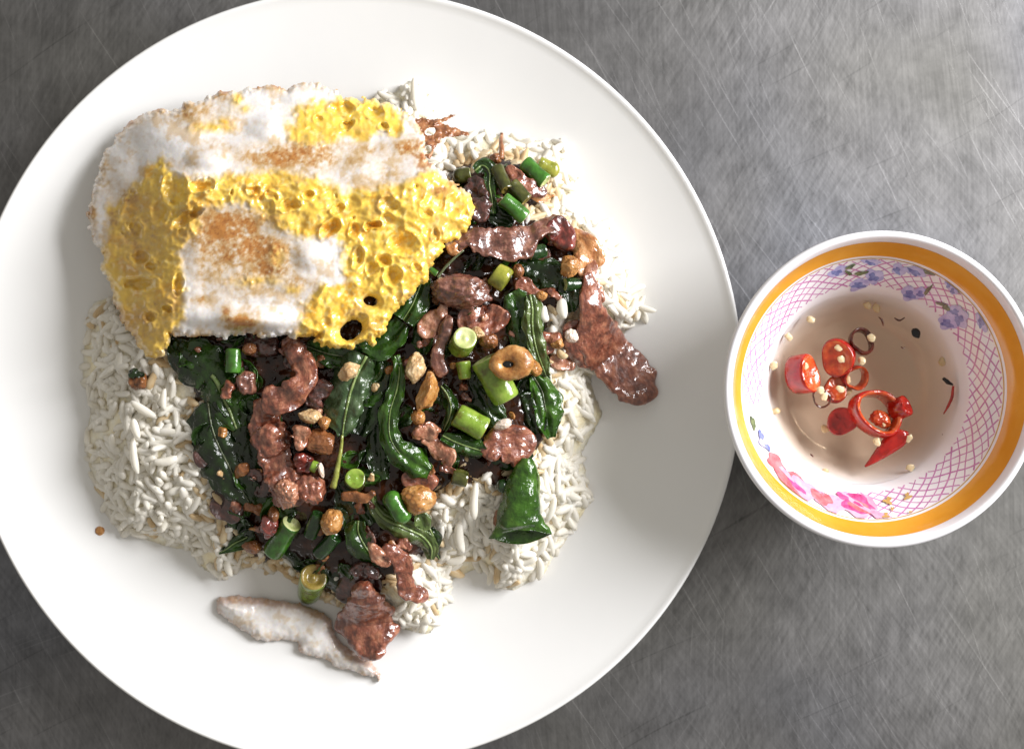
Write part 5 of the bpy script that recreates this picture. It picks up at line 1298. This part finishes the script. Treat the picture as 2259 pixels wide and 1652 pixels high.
tag(make("chilli_slice", V + .02 * noise3(V * 4, 3)[:, None], [q[::-1] for q in tube_faces(24, 20)] + [tuple(range(20)), tuple(range(460, 480))[::-1]], M["chilli_red"]), "pointed red chilli tip below the large open ring", "chilli", "chilli slices in the sauce")
x, y = Q('F', [(845, 965)])[0]
tag(blob("chilli_pith", x, y, 24, 17, .2, 20, 0, M["chilli_flesh"], seed=9, amp=.3, z=LZ - .05), "orange pith lump inside the large open chilli ring", "chilli", "chilli slices in the sauce")
ring_slice("dark curled skin scrap under the lower seeds", 562, 862, 46, .14, 15, 230, LZ - .1, wall=.12, m="chilli_dark", fm="chilli_dark", seed=10)
SEEDS = [(510, 487, "above the chillies, farthest up on the left"), (405, 572, "by the left rim, below the farthest upper one"), (335, 710, "left of the solid red slice at the rim"), (480, 712, "stuck on the face of the solid red slice"), (800, 575, "on the dark brownish ring"), (756, 685, "right of the upper red ring"),
         (685, 778, "in the sunken ring"), (690, 832, "just below the one in the sunken ring"), (653, 818, "left of the pair below the upper ring"), (556, 825, "below the solid red slice"), (576, 855, "on the dark curled skin scrap"), (345, 925, "sunk near the left rim below the slices"), (580, 1010, "left of the sunken dark red disc"),
         (826, 1070, "on the lower lip of the large open ring"), (980, 1055, "right of the pointed chilli tip"), (985, 1195, "near the bottom rim of the sauce"), (782, 420, "sunk near the top rim of the sauce"), (826, 432, "beside the sunk one at the top rim"), (1140, 688, "sunk near the right rim of the sauce"), (645, 622, "in the upper half of the upper red ring"), (657, 676, "in the lower half of the upper red ring"), (855, 980, "inside the large open ring"), (576, 1218, "flat on the bottom near the lower rim")]
for k, (u, v_, where) in enumerate(SEEDS):
    x, y = Q('F', [(u, v_)])[0]
    sunk = "sunk" in where or "flat" in where
    zz = LZ - .45 if sunk else LZ + (.05 if k in (0, 1, 2, 12, 14, 15) else .2 if k in (3,) else .12)
    if k in (13, 21): zz = LZ + .3 if k == 13 else LZ + .1
    if k in (19, 20, 3): zz = LZ + .34
    tag(blob("chilli_seed", x, y, 10.5, 8.5, .05, (k * 47) % 180, 0, M["seed"], seed=200 + k, amp=.22, facet=.3, sub=2, z=zz, tilt=12 * math.sin(k)), "pale chilli seed " + where, "seed", "chilli seeds in the sauce")
def fleck(label, pts, r, m, z=LZ + .01):
    c = catmull(Q('F', pts), 12)
    tag(tube("chilli_fleck", W(c[:, 0], c[:, 1], z), r, M[m], m=8, seed=len(label)), label, "fleck", "flecks in the sauce")
x, y = Q('F', [(1015, 553)])[0]
tag(blob("chilli_fleck", x, y, 12.5, 9.5, .05, 40, 0, M["fleck_hole_black"], seed=230, facet=.4, z=LZ + .02), "square black fleck at the upper right of the sauce", "fleck", "flecks in the sauce")
fleck("black curved fleck above the red splinter at the right rim", [(1143, 768), (1165, 785), (1190, 800)], [.05, .08, .03], "fleck_hole_black")
fleck("thin red splinter along the right rim of the sauce", [(1192, 805), (1185, 860), (1165, 905), (1145, 940)], [.04, .06, .05, .02], "chilli_red")
fleck("thin brown fleck above the dark ring", [(835, 475), (850, 490), (858, 518)], [.02, .04, .02], "chilli_dark")
fleck("faint brown shred near the top right of the sauce", [(910, 480), (935, 492), (960, 478)], [.02, .04, .02], "chilli_dark", LZ - .3)
fleck("tiny dark speck in the shaded middle of the sauce", [(942, 618), (952, 624), (960, 620)], [.015, .03, .015], "chilli_dark")
fleck("small rusty speck near the lower right rim of the sauce", [(1140, 1035), (1148, 1050), (1146, 1066)], [.02, .04, .02], "chilli_dark", LZ - .2)
fleck("tan speck in the lower left of the sauce", [(508, 1130), (516, 1136), (522, 1143)], [.02, .035, .02], "chilli_dark", LZ - .2)
